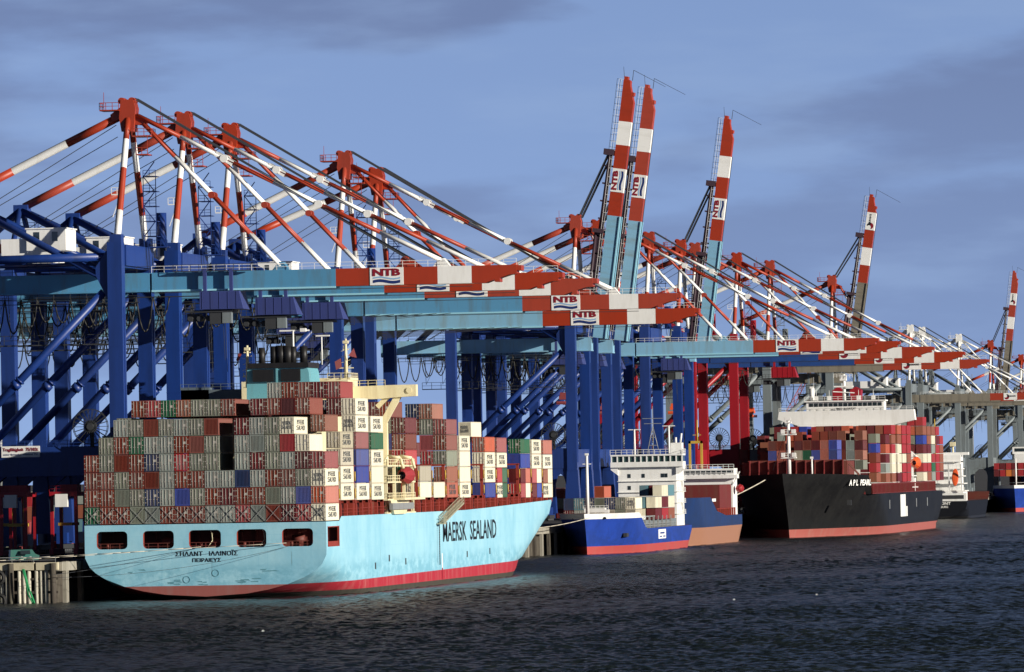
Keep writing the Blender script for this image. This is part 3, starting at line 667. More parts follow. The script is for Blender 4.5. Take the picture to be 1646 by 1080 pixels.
print('containers on big ship', NCONT[0])

# ------------------------------------------------------------------ ship-to-shore cranes
# local frame: x towards the water, y along the quay away from the camera, z above the quay; the root stands on the waterside rail
def logo_ntb(w, h, parent, loc, rot):
    """white panel with three dark red letters over two wavy bands; w along, h up"""
    b = MB(); b.box((-w/2, -.04, -h/2), (w/2, .0, h/2), 0)
    p = b.build('logo_panel', [WHITE], parent); p.location = loc; p.rotation_euler = rot
    lettering('NTB', w*.84, h*.42, (0, -.09, h*.23), FRONT, CRED, p, .045, .9)
    for (z0, th, mi, nm) in ((-.30, .17, NAVY, 'wave_band'), (-.10, .09, LBLUE, 'wave_band')):
        b = MB(); n = 14
        for i in range(n):
            f = lambda k: (-w*.41+w*.82*k/n, h*(z0+.055*math.sin(2*PI*k/n)))
            (xa, za), (xb, zb) = f(i), f(i+1); b.poly([(xa, -.07, za-h*th/2), (xb, -.07, zb-h*th/2), (xb, -.07, zb+h*th/2), (xa, -.07, za+h*th/2)])
        b.build(nm, mi, p)
    return p
def logo_arrow(w, h, parent, loc, rot):
    b = MB(); b.box((-w/2, -.04, -h/2), (w/2, 0, h/2)); p = b.build('logo_panel', [WHITE], parent); p.location = loc; p.rotation_euler = rot
    b = MB(); n = 12
    for i in range(n):
        a0 = R(-150+230*i/n); a1 = R(-150+230*(i+1)/n); w0 = .05+.12*math.sin(PI*i/n); w1 = .05+.12*math.sin(PI*(i+1)/n)
        P = lambda a, r: (-w*.30+h*r*math.cos(a), -.07, h*r*math.sin(a))
        b.poly([P(a0, .28-w0), P(a0, .28+w0), P(a1, .28+w1), P(a1, .28-w1)], 0 if i < 7 else 1)
    b.build('emblem', [CRED, BLACK], p)
    lettering('EUROGATE', w*.5, h*.2, (w*.16, -.08, h*.05), FRONT, DGREY, p, .03)
    return p
def crane(name, X0, Y0, var, boomst='down', legm=BLUE, boomm=TEAL, pole=(RED, WHITE), logo='ntb', trol=15, raise_=82.0, label='', scale=1.0, detail=2, group='ship-to-shore cranes along the quay', tubem=None, bottomz=None, back=19, hang=None, extra=2.2, lseg=1.5):
    r = empty(name, (X0, Y0, QZ), label=label, cat='crane', group=group)
    if scale != 1: r.scale = (scale, scale, scale)
    off = (0, 0, -QZ); tubem = tubem or legm
    zb, zt, za, xr, seg, tip = (52.3, 55.3, 85.0, 36.2, 5.9, 67.6) if var == 'A' else (50.0, 53.1, 83.2, 34.6, 5.9, 66.4)
    if bottomz: zb, zt = bottomz
    G = 30.0; HS = 12.5; dk = zt+1.3; ztop = zt+5
    def part(n, b, m, parent=r): return b.build(n, m, parent, off)
    # legs
    for x in (0, -G):
        for s in (-1, 1):
            b = MB(); y = s*HS; b.box((x-1.25, y-1.4, 20), (x+1.25, y+1.4, ztop if x == 0 else zt+2.2))
            b.prism([(x-1.9, 8.6), (x+1.9, 8.6), (x+1.35, 20.2), (x-1.35, 20.2)], y-1.3, y+1.3, 1)
            if x == 0:
                b.prism([(x-1.25, zb-2), (x-3.4, zt-.6), (x-3.4, zt+.8), (x-1.25, ztop-1)], y-.8, y+.8, 1)
                b.box((x+1.26, y-.3, 22), (x+1.4, y+.1, zb-3))
            for z in (27.5, 35, 42.5): b.box((x-1.275, y-1.425, z), (x+1.275, y+1.425, z+.14))
            part('leg', b, legm)
    for x in (0, -G):
        b = MB(); b.box((x-1.0, -HS-3, 8.2), (x+1.0, HS+3, 10.2)); part('sill_beam', b, legm)
        for s in (-1, 1):
            b = MB(); y = s*HS
            b.box((x-.6, y-4.8, 7.3), (x+.6, y+4.8, 8.1))
            for k in range(6): b.tube((x-.35, y-4+k*1.6, 6.95), (x+.35, y-4+k*1.6, 6.95), .42, .42, 10)
            part('bogie', b, DGREY)
    for s in (-1, 1):
        b = MB(); y = s*HS; b.box((-G+1.3, y-1.0, 20.6), (-1.3, y+1.0, 25.6))
        for x, d in ((-1.3, -1), (-G+1.3, 1)): b.prism([(x, 20.7), (x, 15.5), (x+d*.9, 18.6), (x+d*3.4, 20.7)], y-.9, y+.9, 1)
        for xx in (-11, -20.5):
            b.prism([(xx-1.6, 20.7), (xx-1.1, 15.2), (xx+1.1, 15.2), (xx+1.6, 20.7)], y-.7, y+.7, 1) if 0 else None
        part('portal_beam', b, legm)
        if detail > 1:
            b = MB(); b.rail([(-G+1.3, y-1, 25.6), (-1.3, y-1, 25.6)], 1.1, 2.5, .05); part('railing', b, legm)
    for x in (0, -G):
        b = MB(); b.box((x-.9, -HS+1.4, 20.9), (x+.9, HS-1.4, 25.3))
        part('portal_cross_beam', b, legm)
    b = MB(); b.box((-1.3, -HS+1.4, zt+1.1), (1.5, HS-1.4, ztop-.3)); b.box((-1.0, -HS+1.4, zt+.8), (1.0, HS-1.4, zt+1.1)); part('upper_cross_beam', b, legm)
    b = MB(); b.box((-G-1, -HS+1.4, zt+.4), (-G+1, HS-1.4, zt+2.1)); part('upper_cross_beam', b, legm)
    # tubes: horizontal ties, diagonals, rear frame
    for s in (-1, 1):
        y = s*HS
        b = MB(); b.tube((-1.2, y, zt+2.6), (-G, y, zt+2.4), .72, .72, 12); part('tie_tube', b, tubem)
        b = MB(); p0 = Vector((-G+.8, y, 25.0)); p1 = Vector((-2.2, y, zb-.4)); b.tube(p0, p1, .72, .72, 12); m_ = p0.lerp(p1, .42); d = (p1-p0).normalized()
        b.tube(m_-d*.5, m_+d*.5, .95, .95, 12); b.tube(m_+d*.9, m_+d*1.2, .9, .9, 10); part('diagonal_brace', b, tubem)
        b = MB(); b.tube((-G, y, zt+2), (-G-.2, s*1.2, 68.6), .5, .5, 10); part('rear_post', b, tubem)
        b = MB(); b.tube((-G+.3, s*1.2, 68.4), (-2.2, y, zt-1), .62, .62, 10); part('stay_tube', b, tubem)
        b = MB(); b.tube((-G-.4, s*1.2, 68.4), (-G-17, s*2.5, zt+.3), .5, .5, 10); part('stay_tube', b, tubem)
    b = MB(); b.cb((-G, 0, 68.9), (2.6, 3, 1.3)); b.prism([(-G-1.6, 67.2), (-G+1.6, 67.2), (-G+.6, 69.6), (-G-.6, 69.6)], -.7, .7, 1); b.rail([(-G-2.6, -1.8, 65.2), (-G+2.6, -1.8, 65.2), (-G+2.6, 1.8, 65.2)], 1.1, 1.3, .06); b.box((-G-2.6, -1.8, 65.1), (-G+2.6, 1.8, 65.2)); b.beam((-G-2.2, -1.6, 60), (-G-1.0, -1.6, 65), .6, .1); part('stay_node', b, tubem)
    # girder over the portal
    b = MB(); b.box((-G-back, -1.7, zb), (3.6, 1.7, zt)); b.box((-G-back, -2.3, zb-.3), (3.6, 2.3, zb-.002)); b.box((-G-back-.5, -1.7, zb-.8), (-G-back-.1, 1.7, zt+1)); part('girder', b, boomm)
    b = MB(); b.rail([(-G-back, -1.75, zt), (3.6, -1.75, zt)], 1.15, 2.2, .05)
    b.box((-G-back, -3.2, zb-2.1), (2, -2.5, zb-2.0))
    for k in range(int((back+30)/2.9)): b.tube((-G-back+1+k*2.9, -2.9, zb-2.1), (-G-18+k*2.9, -2.0, zb-.1), .06, .06, 4)
    b.rail([(-G-back, -3.2, zb-2.0), (2, -3.2, zb-2.0)], 1.1, 3, .05); part('walkway', b, DGREY)
    # machinery house
    b = MB(); b.box((-17.4, -4.2, zt+4.2), (-10.5, 4.2, zt+7.9)); b.box((-G-4, -3.6, zt+3.0), (-17.4, 3.6, zt+6.3)); b.box((-17.4, -3.8, zt+2.0), (-12.5, 3.8, zt+4.2))
    b.prism([(-4.2, 0), (4.2, 0)][:0] or [(-17.6, zt+7.9), (-10.3, zt+7.9), (-10.3, zt+8.1), (-17.6, zt+8.1)], -4.4, 4.4, 1); hsn = part('machinery_house', b, WHITE)
    for x in (-15.6, -12.4): b = MB(); b.box((x-.5, -4.26, zt+5.8), (x+.5, -4.2, zt+7.4)); part('window', b, GLASS, hsn)
    b = MB(); b.box((-25.5, -5.3, zt+1.75), (-9.5, 5.2, zt+1.95)); b.rail([(-25.5, -5.3, zt+1.95), (-9.5, -5.3, zt+1.95)], 1.1, 2, .05); part('house_platform', b, legm)
    if detail > 1:
        b = MB(); b.box((-G+1, -3.66, zt+3.9), (-G+8, -3.6, zt+5.5)); b.box((-G+1.3, -3.7, zt+4.2), (-G+7.7, -3.66, zt+5.2), 1); part('name_board', b, [CRED, WHITE], hsn)
    # mast poles and apex
    for s, w in ((-1, .62), (1, .58)):
        b = MB(); y = s*HS; bd = [(.26, 1), (.60, 0), (.83, 1), (1, 0)] if var == 'A' else [(.2, 1), (.42, 0), (.78, 1), (1, 0)]
        b.banded((.2, y, ztop-.2), (.2, s*1.3, za-3), w, bd, 12, .52); part('mast_pole', b, pole)
        b = MB(); b.box((-.8, y-1.2, ztop), (1.2, y+1.2, ztop+1.4)); part('pole_foot', b, legm)
    b = MB(); b.prism([(-.9, za-5.2), (1.2, za-5.2), (1.6, za-1.2), (1.2, za+.3), (-1.0, za+.3), (-1.3, za-2.8)], -1.6, 1.6, 1)
    for x in (-.9, .9): b.tube((x, -1.4, za+.1), (x, 1.4, za+.1), .6, .6, 12)
    b.prism([(1, za-2), (3.4, za-3.2), (3.2, za-4.2), (1, za-4)], -.8, .8, 1); b.prism([(-1, za-.8), (-3.0, za-2.2), (-2.8, za-3.4), (-1, za-3)], -.8, .8, 1)
    ap = part('mast_head', b, pole[0])
    b = MB(); b.box((-4.6, -2.2, za-1.6), (-1.2, 1.5, za-1.4)); b.rail([(-1.2, -2.2, za-1.4), (-4.6, -2.2, za-1.4), (-4.6, 1.5, za-1.4)], 1.2, 1.1, .07); b.tube((-3.8, -2.2, za-1.4), (-3.8, -2.2, za+1.6), .07, .05, 4)
    part('platform', b, pole[0], ap); b = MB(); b.box((1.2, -3, za-6.2), (4.4, 1.5, za-6.0)); b.rail([(1.2, -3, za-6.0), (4.4, -3, za-6.0), (4.4, 1.5, za-6.0)], 1.2, 1.1, .07)
    part('platform', b, pole[0], ap); b = MB(); b.rail([(1.9, -3, za-9.2), (3.9, -3, za-9.2)], 1.1, 1, .07); b.box((1.9, -3, za-9.4), (3.9, 1, za-9.2)); b.tube((1.9, -3, za-9.2), (1.9, -3, za-6), .06, .06, 4); b.tube((3.9, -3, za-9.2), (3.9, -3, za-6), .06, .06, 4); part('platform', b, pole[0], ap)
    # stair tower and pole platforms
    b = MB()
    for k, z in enumerate(np.arange(ztop+1.5, ztop+12, 2.6)):
        b.box((1.4, 5.0, z), (3.6, 8.4, z+.12)); b.rail([(3.6, 5.0, z+.1), (1.4, 5.0, z+.1)], 1.0, 1, .06)
        b.beam((1.4+2*(k % 2), 5.2, z), (3.4-2*(k % 2), 5.2, z+2.6), .5, .1)
    for x in (1.4, 3.6): b.tube((x, 5.0, ztop-2), (x, 5.0, ztop+12), .09, .09, 4)
    b.rail([(-3.2, -HS-1.6, ztop-.2), (3, -HS-1.6, ztop-.2)], 1.1, 1.4, .06) if 0 else None
    b.box((1.2, HS-3.2, ztop-.3), (4.6, HS, ztop-.1)); b.rail([(4.6, HS-3.2, ztop-.1), (1.2, HS-3.2, ztop-.1)], 1.1, 1.2, .06)
    b.tube((3.2, HS-1, ztop-.3), (3.2, HS-1, ztop+5.8), .9, .9, 8)
    part('stair_tower', b, legm)
    b = MB(); b.box((-2.6, -2.9, za-16.2), (-.6, -2.7, za-16.0)); b.rail([(-2.6, -2.9, za-16), (-.6, -2.9, za-16)], 1.1, 1, .07); b.beam((-2.4, -2.9, za-20), (-1.0, -2.9, za-16.2), .12, .12); part('maintenance_platform', b, WHITE if pole[1] == WHITE else pole[1])
    # backstay
    b = MB(); b.banded((-1.2, 0, za-2.4), (-G+.4, 0, 69.2), .72, [(.34, 0), (.68, 1), (1, 0)], 12); part('backstay', b, pole)
    for k in (0, 1):
        b = MB(); b.tube((-2, -.5+k, za-4-2*k), (-G-14, -.5+k, zt+1), .09, .09, 4); part('stay_rope', b, ROPE)
    # trolley, cab, festoon
    tz = zb-.45; b = MB(); b.box((trol, -3.1, tz-3.1), (trol+6.6, 3.1, tz)); b.prism([(trol+6.6, tz-3.1), (trol+7.6, tz-3.1), (trol+6.9, tz), (trol+6.6, tz)], -3.1, 3.1, 1)
    for k in range(5): b.box((trol+.4+k*1.5, -3.16, tz-3.0), (trol+.5+k*1.5, -3.1, tz-.1))
    for k in range(2): b.box((trol+.6+k*4.6, -3.0, tz), (trol+1.2+k*4.6, -2.4, zt+.5)); b.box((trol+.6+k*4.6, 2.4, tz), (trol+1.2+k*4.6, 3.0, zb))
    tr = part('trolley', b, TROL if legm is BLUE else legm)
    b = MB(); b.box((trol-2.8, -2.6, tz-3.6), (trol+5.5, 2.6, tz-3.2)); b.box((trol+1.6, -2.4, tz-5.6), (trol+3.6, -.4, tz-3.6)); b.cb((trol-1.5, 0, tz-4.4), (2.2, 2.6, 1.3)); b.rail([(trol-2.6, -2.7, tz-3.2), (trol, -2.7, tz-3.2)], 1.1, 1, .05)
    for k in range(5): b.tube((trol-2+k*1.6, -1.6, tz-4.6), (trol-2+k*1.6, 1.4, tz-4.6), .5, .5, 8)
    b.box((trol-4.6, -2.9, zt), (trol+9, -2.2, zt+.15)); b.rail([(trol-4.6, -2.9, zt+.1), (trol+9, -2.9, zt+.1)], 1.1, 1.6, .06); part('trolley_machinery', b, DGREY, tr)
    b = MB(); b.box((trol+3.8, -2.5, tz-5.5), (trol+5.4, -1.2, tz-3.5)); part('driver_cab', b, [GREY], tr)
    if detail > 1:
        b = MB(); x = -G-back+4; pitch = 2.9; n = int((trol+G+back-7)/pitch); rr = random.Random(int(Y0))
        for i in range(n):
            dpt = 3.6+rr.random()*2.6; pts = []
            for k in range(7):
                t = k/6; pts.append((x+pitch*t, -2.6+.1*(i % 3), zb-1.2-dpt*(1-(2*t-1)**2)**.8))
            b.path(pts, .14, 5); x += pitch
        b.path([(-G-back+4, -2.6, zb-1.2), (trol, -2.6, zb-1.2)], .12, 4); part('festoon_cable', b, CABLE)
        b = MB(); zr = zb-7.8; b.rail([(-G-10, 3.5, zr-1.1), (-2, 3.5, zr-1.1)], 1.6, 2.4, .07); b.box((-G-10, 3.2, zr-1.3), (-2, 4.2, zr-1.1))
        for k in range(9): b.tube((-G-9+k*4.2, 3.5, zr), (-G-9+k*4.2, 2.2, zb-.3), .07, .07, 4); b.tube((-G-9+k*4.2, 3.5, zr), (-G-5+k*4.2, 2.2, zb-.3), .05, .05, 4)
        part('service_gantry', b, DGREY)
    for k in range(4):
        b = MB(); xx = trol+1+2.6*(k % 2); b.tube((xx, -1 if k < 2 else 1, tz-3), (xx+.3, -1 if k < 2 else 1, tz-8 if hang else (40 if k < 2 else 38)), .05, .05, 4); part('hoist_rope', b, ROPE)
    if hang:
        cx_ = trol+2.4; b = MB(); b.cb((cx_, 0, hang+1.2), (2.0, 5.5, .9)); b.cb((cx_, 0, hang), (2.3, 12, .5)); b.cb((cx_, -5.6, hang-.1), (2.44, .5, .8)); b.cb((cx_, 5.6, hang-.1), (2.44, .5, .8))
        for q in (-2, 2): b.cb((cx_, q, hang+2.0), (1.6, .8, 1.0))
        part('spreader', b, ORANGE if legm is not BLUE else CM['red'])
        for q in (-2, 2): b = MB(); b.tube((cx_-.5, q, hang+2.4), (cx_-.5, q, tz-3), .05, .05, 4); b.tube((cx_+.5, q, hang+2.4), (cx_+.5, q, tz-3), .05, .05, 4); part('hoist_rope', b, ROPE)
    # cable reel on the portal
    b = MB(); cx, cy, cz = -4.4, -HS-2.4, 28.9; nn = 22
    for k in range(nn):
        t = 2*PI*k/nn; t2 = 2*PI*(k+1)/nn; c_, s_ = math.cos(t), math.sin(t)
        for dy in (-.35, .35): b.tube((cx, cy+dy, cz), (cx+3*c_, cy+dy*1.3, cz+3*s_), .06, .06, 4); b.tube((cx+3*c_, cy+dy*1.3, cz+3*s_), (cx+3*math.cos(t2), cy+dy*1.3, cz+3*math.sin(t2)), .07, .07, 4)
    b.tube((cx, cy-.6, cz), (cx, cy+1.6, cz), .6, .6, 10); b.tube((cx, cy-.25, cz), (cx, cy+.25, cz), 1.1, 1.1, 16); b.beam((cx, cy+1.2, 25.4), (cx, cy+1.2, cz), .6, .6); part('cable_reel', b, [DGREY if legm is BLUE else DGREY])
    # boom
    hx, hz = 4.0, (zt-3.2 if boomst == 'down' else zt)
    Lb = tip-hx+(extra if boomst == 'up' else 0); h = zt-zb
    bm_ = MB(); y0, y1 = -1.7, 1.7; segs = [(0, xr-hx, 0), (xr-hx, xr-hx+seg, 1), (xr-hx+seg, xr-hx+2*seg, 2), (xr-hx+2*seg, xr-hx+3*seg, 1), (xr-hx+3*seg, xr-hx+4*seg, 2)]
    zl = zb-hz; zh = zt-hz
    for a, c, mi in segs: bm_.box((a, y0, zl), (c, y1, zh), mi)
    a = xr-hx+4*seg; bm_.prism([(a, zl), (Lb-5.4, zl), (Lb-4.6, zl+.3), (Lb-1.2, zl+1.35), (Lb-.2, zl+1.4), (Lb, zl+1.6), (Lb, zh), (a, zh)], y0, y1, 1, 1)
    bm_.box((0, -1.98, zl-.3), (xr-hx, -1.72, zl-.003), 3); bm_.box((0, 1.72, zl-.3), (xr-hx, 1.98, zl-.003), 3); bm_.box((Lb, -1.6, zh-1.0), (Lb+.8, 1.6, zh-.1), 1); bm_.cb((Lb-3.4, 0, zl+.55), (.9, 3.1, .8), 1)
    boom = bm_.build('boom', [boomm, RED, WHITE, LTEAL if boomm in (TEAL, PALE) else boomm], r); boom.location = (hx, 0, hz-QZ)
    b = MB(); b.rail([(0, y0-.02, zh), (Lb, y0-.02, zh)], 1.1, 2.2, .05); b.build('railing', RED if 0 else WHITE, boom)
    b = MB(); b.box((0, -1.72, zl-.55), (a, -1.2, zl-.45)); b.build('walkway', DGREY, boom)
    if logo == 'ntb': lp = logo_ntb(seg*.98, h*.99, boom, (xr-hx+1.5*seg, y0-.06, (zl+zh)/2), (0, 0, 0))
    elif logo == 'arrow': lp = logo_arrow(seg*.98, h*.99, boom, (xr-hx+lseg*seg, y0-.06, (zl+zh)/2), (0, 0, 0))
    pk = Vector((1.2, 0, za-2.2)); tb = hz
    if boomst == 'down':
        for s in (-1, 1):
            b = MB(); y = s*1.15; e = Vector((54.5, y, zt+1.0)); p0 = Vector((1.6, y*.8, za-2.4))
            mid1 = p0.lerp(e, .29); mid2 = p0.lerp(e, .60); mid1.z -= .25; mid2.z -= .35
            b.banded(p0, mid1, .36, [(.5, 0), (1, 1)], 8); b.banded(mid1, mid2, .34, [(.52, 0), (1, 1)], 8); b.banded(mid2, e, .34, [(.5, 0), (1, 1)], 8)
            part('outer_forestay', b, pole)
            for q in (mid1, mid2):
                b = MB(); b.tube((q.x, y-.45, q.z), (q.x, y+.45, q.z), .7, .7, 10)
                if q is mid1: b.beam(mid1-Vector((1.5, 0, -.9)), mid1+Vector((1.5, 0, -.9)), .6, .9)
                part('stay_joint', b, pole[1])
            b = MB(); e = Vector((26.5, y, zt+.7)); p0 = Vector((2.8, y*.8, za-4)); md = p0.lerp(e, .5)
            b.banded(p0, md, .32, [(.46, 0), (1, 1)], 8); b.banded(md, e, .32, [(.55, 0), (1, 1)], 8); b.tube((md.x, y-.4, md.z), (md.x, y+.4, md.z), .6, .6, 10); part('inner_forestay', b, pole)
        for k in range(6):
            b = MB(); y = -1.5+.6*k; b.tube((1.6, y, za+.5-(k % 2)*.3), (49+.3*(k % 3), y, zt+1.2), .10, .10, 4); part('boom_hoist_rope', b, ROPE)
        b = MB(); b.prism([(46.5-hx, zh), (51-hx, zh), (49.5-hx, zh+1.2), (47.6-hx, zh+1.2)], -1, 1, 1); b.tube((48.2-hx, -1.3, zh+1.1), (48.2-hx, 1.3, zh+1.1), .8, .8, 10); b.build('sheave_block', RED, boom)
        for x in (54.5, 26.5):
            b = MB(); b.prism([(x-hx-1.4, zh), (x-hx+1.4, zh), (x-hx+.4, zh+1.4), (x-hx-.4, zh+1.4)], -1.4, 1.4, 1); b.build('stay_anchor', WHITE if x > 30 else boomm, boom)
    else:
        boom.rotation_euler = (0, -R(raise_), 0); A = R(raise_)
        def bp(d, hgt, y=0): return Vector((hx+d*math.cos(A)-hgt*math.sin(A), y, hz+d*math.sin(A)+hgt*math.cos(A)))
        b = MB()
        for s in (-1, 1):
            b.banded((2, s*1.2, zh+2.2), (26, s*1.2, zh+2.4), .42, [(1, 0)], 8); b.banded((26, s*1.2, zh+1.5), (47, s*1.2, zh+1.2), .4, [(1, 0)], 8)
            for k in range(10): b.box((3+k*4.4, s*1.2-.3, zh), (3.4+k*4.4, s*1.2+.3, zh+2.3))
        b.box((2, -1.5, zh+.9), (26, 1.5, zh+2.2)); b.box((26, -1.4, zh+.9), (47, 1.4, zh+1.6)); b.box((26, -2.3, zh+.4), (27.0, 2.3, zh+3.2)); b.box((45.5, -2.1, zh+.2), (47, 2.1, zh+2.8)); b.build('folded_forestay', FOLD, boom)
        b = MB(); b.rail([(46, -1.6, zh), (Lb, -1.6, zh)], 1.6, 1.6, .06); b.tube((Lb, 0, zh), (Lb+3.2, 0, zh+.6), .08, .05, 4); b.tube((Lb, 0, zh-2), (Lb+2.6, 0, zh-2), .1, .08, 4); b.tube((Lb+2.6, 0, zh-2), (Lb-.6, 0, zh-10.4), .08, .06, 4); b.build('tip_mast', DGREY, boom)
        for k in range(4):
            b = MB(); y = -1.5+k; q = bp(46.5, zh+1.5, y); b.tube((1.2, y, za+.4), q, .13, .13, 4); part('boom_hoist_rope', b, ROPE)
            b = MB(); q = bp(44, zh+1.5, y); b.tube((1.6, y, za-.3), q, .10, .10, 4); part('boom_hoist_rope', b, ROPE)
        for s in (-1, 1):
            b = MB(); q = bp(24, zh+2.2, s*1.2); b.banded((2.6, s, za-3), q, .3, [(.5, 0), (1, 1)], 8); part('upper_forestay', b, pole)
    return r
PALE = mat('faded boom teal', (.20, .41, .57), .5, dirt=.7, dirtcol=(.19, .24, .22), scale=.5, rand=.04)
TROL = mat('trolley blue grey', (.035, .05, .18), .5, dirt=.4, dirtcol=(.03, .03, .05), scale=.6)
LTEAL = mat('pale rail teal', (.30, .60, .72), .4)
CABLE = mat('black cable', (.022, .022, .02), .6)
FOLD = mat('folded stay shade', (.05, .028, .04), .6)  # the boom's shadow on the folded stays is put into this dark colour
GREYB = mat('weathered girder', (.20, .18, .14), .6, dirt=.8, dirtcol=(.09, .085, .07), scale=.5)
CBLUE = mat('boom blue paint', (.018, .06, .22), .45, dirt=.5, dirtcol=(.02, .035, .09), scale=.4)
PC = 'ship_to_shore_crane'
crane(PC, XR, 1200.5, 'A', trol=12.6, label='nearest blue gantry crane with the longest lowered striped boom over the pale ship', detail=3)
crane(PC, XR, 1249.9, 'A', trol=13.0, label='second nearest blue gantry crane, lowered boom tip behind the first', detail=3)
crane(PC, XR, 1294.2, 'A', trol=13.5, label='third blue gantry crane from the left, its mast head beside the first two', detail=3)
crane(PC, XR, 1416.1, 'A', trol=-14, back=44, label='blue gantry crane standing behind the funnel of the pale blue ship')
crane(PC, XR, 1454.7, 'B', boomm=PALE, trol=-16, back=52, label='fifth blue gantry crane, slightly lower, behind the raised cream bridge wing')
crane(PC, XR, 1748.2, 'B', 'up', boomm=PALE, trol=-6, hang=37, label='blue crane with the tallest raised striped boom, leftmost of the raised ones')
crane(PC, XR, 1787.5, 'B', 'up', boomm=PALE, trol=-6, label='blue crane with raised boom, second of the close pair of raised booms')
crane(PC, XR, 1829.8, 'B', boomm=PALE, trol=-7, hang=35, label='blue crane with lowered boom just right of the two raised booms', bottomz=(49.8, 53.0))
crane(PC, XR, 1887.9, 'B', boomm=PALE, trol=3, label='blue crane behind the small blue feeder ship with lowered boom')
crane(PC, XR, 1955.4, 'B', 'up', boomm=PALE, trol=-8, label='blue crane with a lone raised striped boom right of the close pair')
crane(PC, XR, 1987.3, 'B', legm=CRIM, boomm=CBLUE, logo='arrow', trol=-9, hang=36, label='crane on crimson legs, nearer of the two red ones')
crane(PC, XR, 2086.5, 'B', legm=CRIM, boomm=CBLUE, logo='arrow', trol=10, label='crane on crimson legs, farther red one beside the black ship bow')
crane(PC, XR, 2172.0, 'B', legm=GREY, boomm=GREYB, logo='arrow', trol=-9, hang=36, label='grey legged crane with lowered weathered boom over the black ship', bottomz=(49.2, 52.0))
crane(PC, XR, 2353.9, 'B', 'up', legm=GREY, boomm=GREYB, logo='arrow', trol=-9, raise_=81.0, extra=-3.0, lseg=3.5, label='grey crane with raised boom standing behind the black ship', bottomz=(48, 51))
FG = 'smaller grey cranes far down the quay'
for i, (y, st, lab) in enumerate([(2628.3, 'down', 'small far grey crane, left one of the white mast pair'), (2675.7, 'down', 'small far grey crane, right one of the white mast pair'), (2834.1, 'down', 'small far grey crane standing alone behind the black ship stern'), (2987.0, 'up', 'far grey crane with raised striped boom near the right edge'), (3148.5, 'down', 'far grey crane with red mast at the right edge'), (3290, 'down', 'hazy grey crane farthest but two, its legs at the right edge'), (3420, 'up', 'hazy grey crane with raised boom beyond the right edge ships'), (3600, 'down', 'farthest hazy grey crane down the quay')]):
    crane(PC, XR, y, 'B', st, legm=GREY, boomm=GREYB, pole=(RED, WHITE) if i in (3, 4) else (WHITE, WHITE), logo='arrow', trol=-9, label=lab, scale=(71.9-QZ)/(83.5-QZ) if i < 4 else .80, detail=1, group=FG, raise_=83, lseg=3.5 if st == 'up' else 1.5)
# capacity board on the nearest portal
b = MB(); b.box((XR-20.3, 1200.5-12.5-1.2, 23.9), (XR-13.6, 1200.5-12.5-1.02, 25.8)); o = b.build('load_sign', WHITE); tag(o, 'white load capacity board with red lettering on the dark portal beam', 'sign')
lettering('Tragfähigkeit  75/102t', 6.2, .75, (XR-16.95, 1200.5-12.5-1.24, 25.15), FRONT, CRED, o, .02); lettering('unter Spreader  maximal 75t', 6.0, .34, (XR-16.95, 1200.5-12.5-1.24, 24.35), FRONT, NAVY, o, .01)

# ------------------------------------------------------------------ quayside vehicles and yard
def straddle(x, y, label, col=CM['red']):
    r = empty('straddle_carrier', (x, y, QZ), label=label, cat='straddle carrier', group='straddle carriers on the quay')
    for sx in (-1, 1):
        b = MB()
        for sy in (-3.6, 3.6): b.box((sx*2.1-.25, sy-.3, 1), (sx*2.1+.25, sy+.3, 11.2))
        b.box((sx*2.1-.35, -4.6, .7), (sx*2.1+.35, 4.6, 1.6)); b.build('side_frame', col, r)
        for sy in (-3.8, -1.3, 1.3, 3.8): b = MB(); b.tube((sx*2.1-.25, sy, .75), (sx*2.1+.25, sy, .75), .75, .75, 14); b.build('wheel', RUB, r)
    b = MB(); b.box((-2.4, -4.2, 10.6), (2.4, 4.2, 11.4)); b.cb((0, 2, 12), (3, 3, 1.2)); b.rail([(-2.4, -4.2, 11.4), (2.4, -4.2, 11.4)], 1, 1.2, .05); b.build('top_frame', col, r)
    b = MB(); b.box((-1.2, -5.2, 8.8), (.9, -4.2, 11)); b.build('cab', WHITE, r)
    b = MB(); b.box((-1.2, -3, 5.6), (1.2, 3, 6.1)); b.tube((-1, 0, 6), (-1, 0, 10.6), .08, .08, 4); b.tube((1, 0, 6), (1, 0, 10.6), .08, .08, 4); b.build('spreader', YEL, r)
for x, y, l in ((-257, 1188, 'red straddle carrier under the nearest crane portal, rightmost'), (-264.5, 1182, 'red straddle carrier under the crane beside the pier, middle one'), (-269.5, 1196, 'red straddle carrier at the left edge under the crane')): straddle(x, y, l, CRIM)
def truck(x, y, z=QZ):
    r = empty('van', (x, y, z), label='small green van parked on the pier edge facing the camera', cat='van')
    b = MB(); b.prism([(-2.4, .5), (2.2, .5), (2.4, 1.2), (1.7, 1.5), (1.2, 2.2), (-2.3, 2.2)], -.95, .95, 0)
    b.build('body', mat('van green', (.02, .12, .10), .4, dirt=.3), r).rotation_euler = (0, 0, -1.2)
    b = MB(); b.poly([(1.75, -.8, 1.45), (1.75, .8, 1.45), (1.3, .8, 2.1), (1.3, -.8, 2.1)]); b.build('windscreen', GLASS, r).rotation_euler = (0, 0, -1.2)
    for sx in (-1.5, 1.5):
        for sy in (-.95, .95):
            b = MB(); b.tube((sx, sy-.12, .42), (sx, sy+.12, .42), .42, .42, 12); b.build('wheel', RUB, r).rotation_euler = (0, 0, -1.2)
    for sy in (-.7, .7):
        b = MB(); b.cb((2.42, sy, 1.0), (.1, .3, .25)); b.build('headlight', GALV, r).rotation_euler = (0, 0, -1.2)
truck(XQ-6.8, 1126)
b = MB(); b.box((-60, 0, .9), (-1, .08, 1.0)); b.box((-60, 0, .45), (-1, .08, .52))
for k in range(16): b.tube((-1-k*3.6, .04, 0), (-1-k*3.6, .04, 1.0), .05, .05, 4)
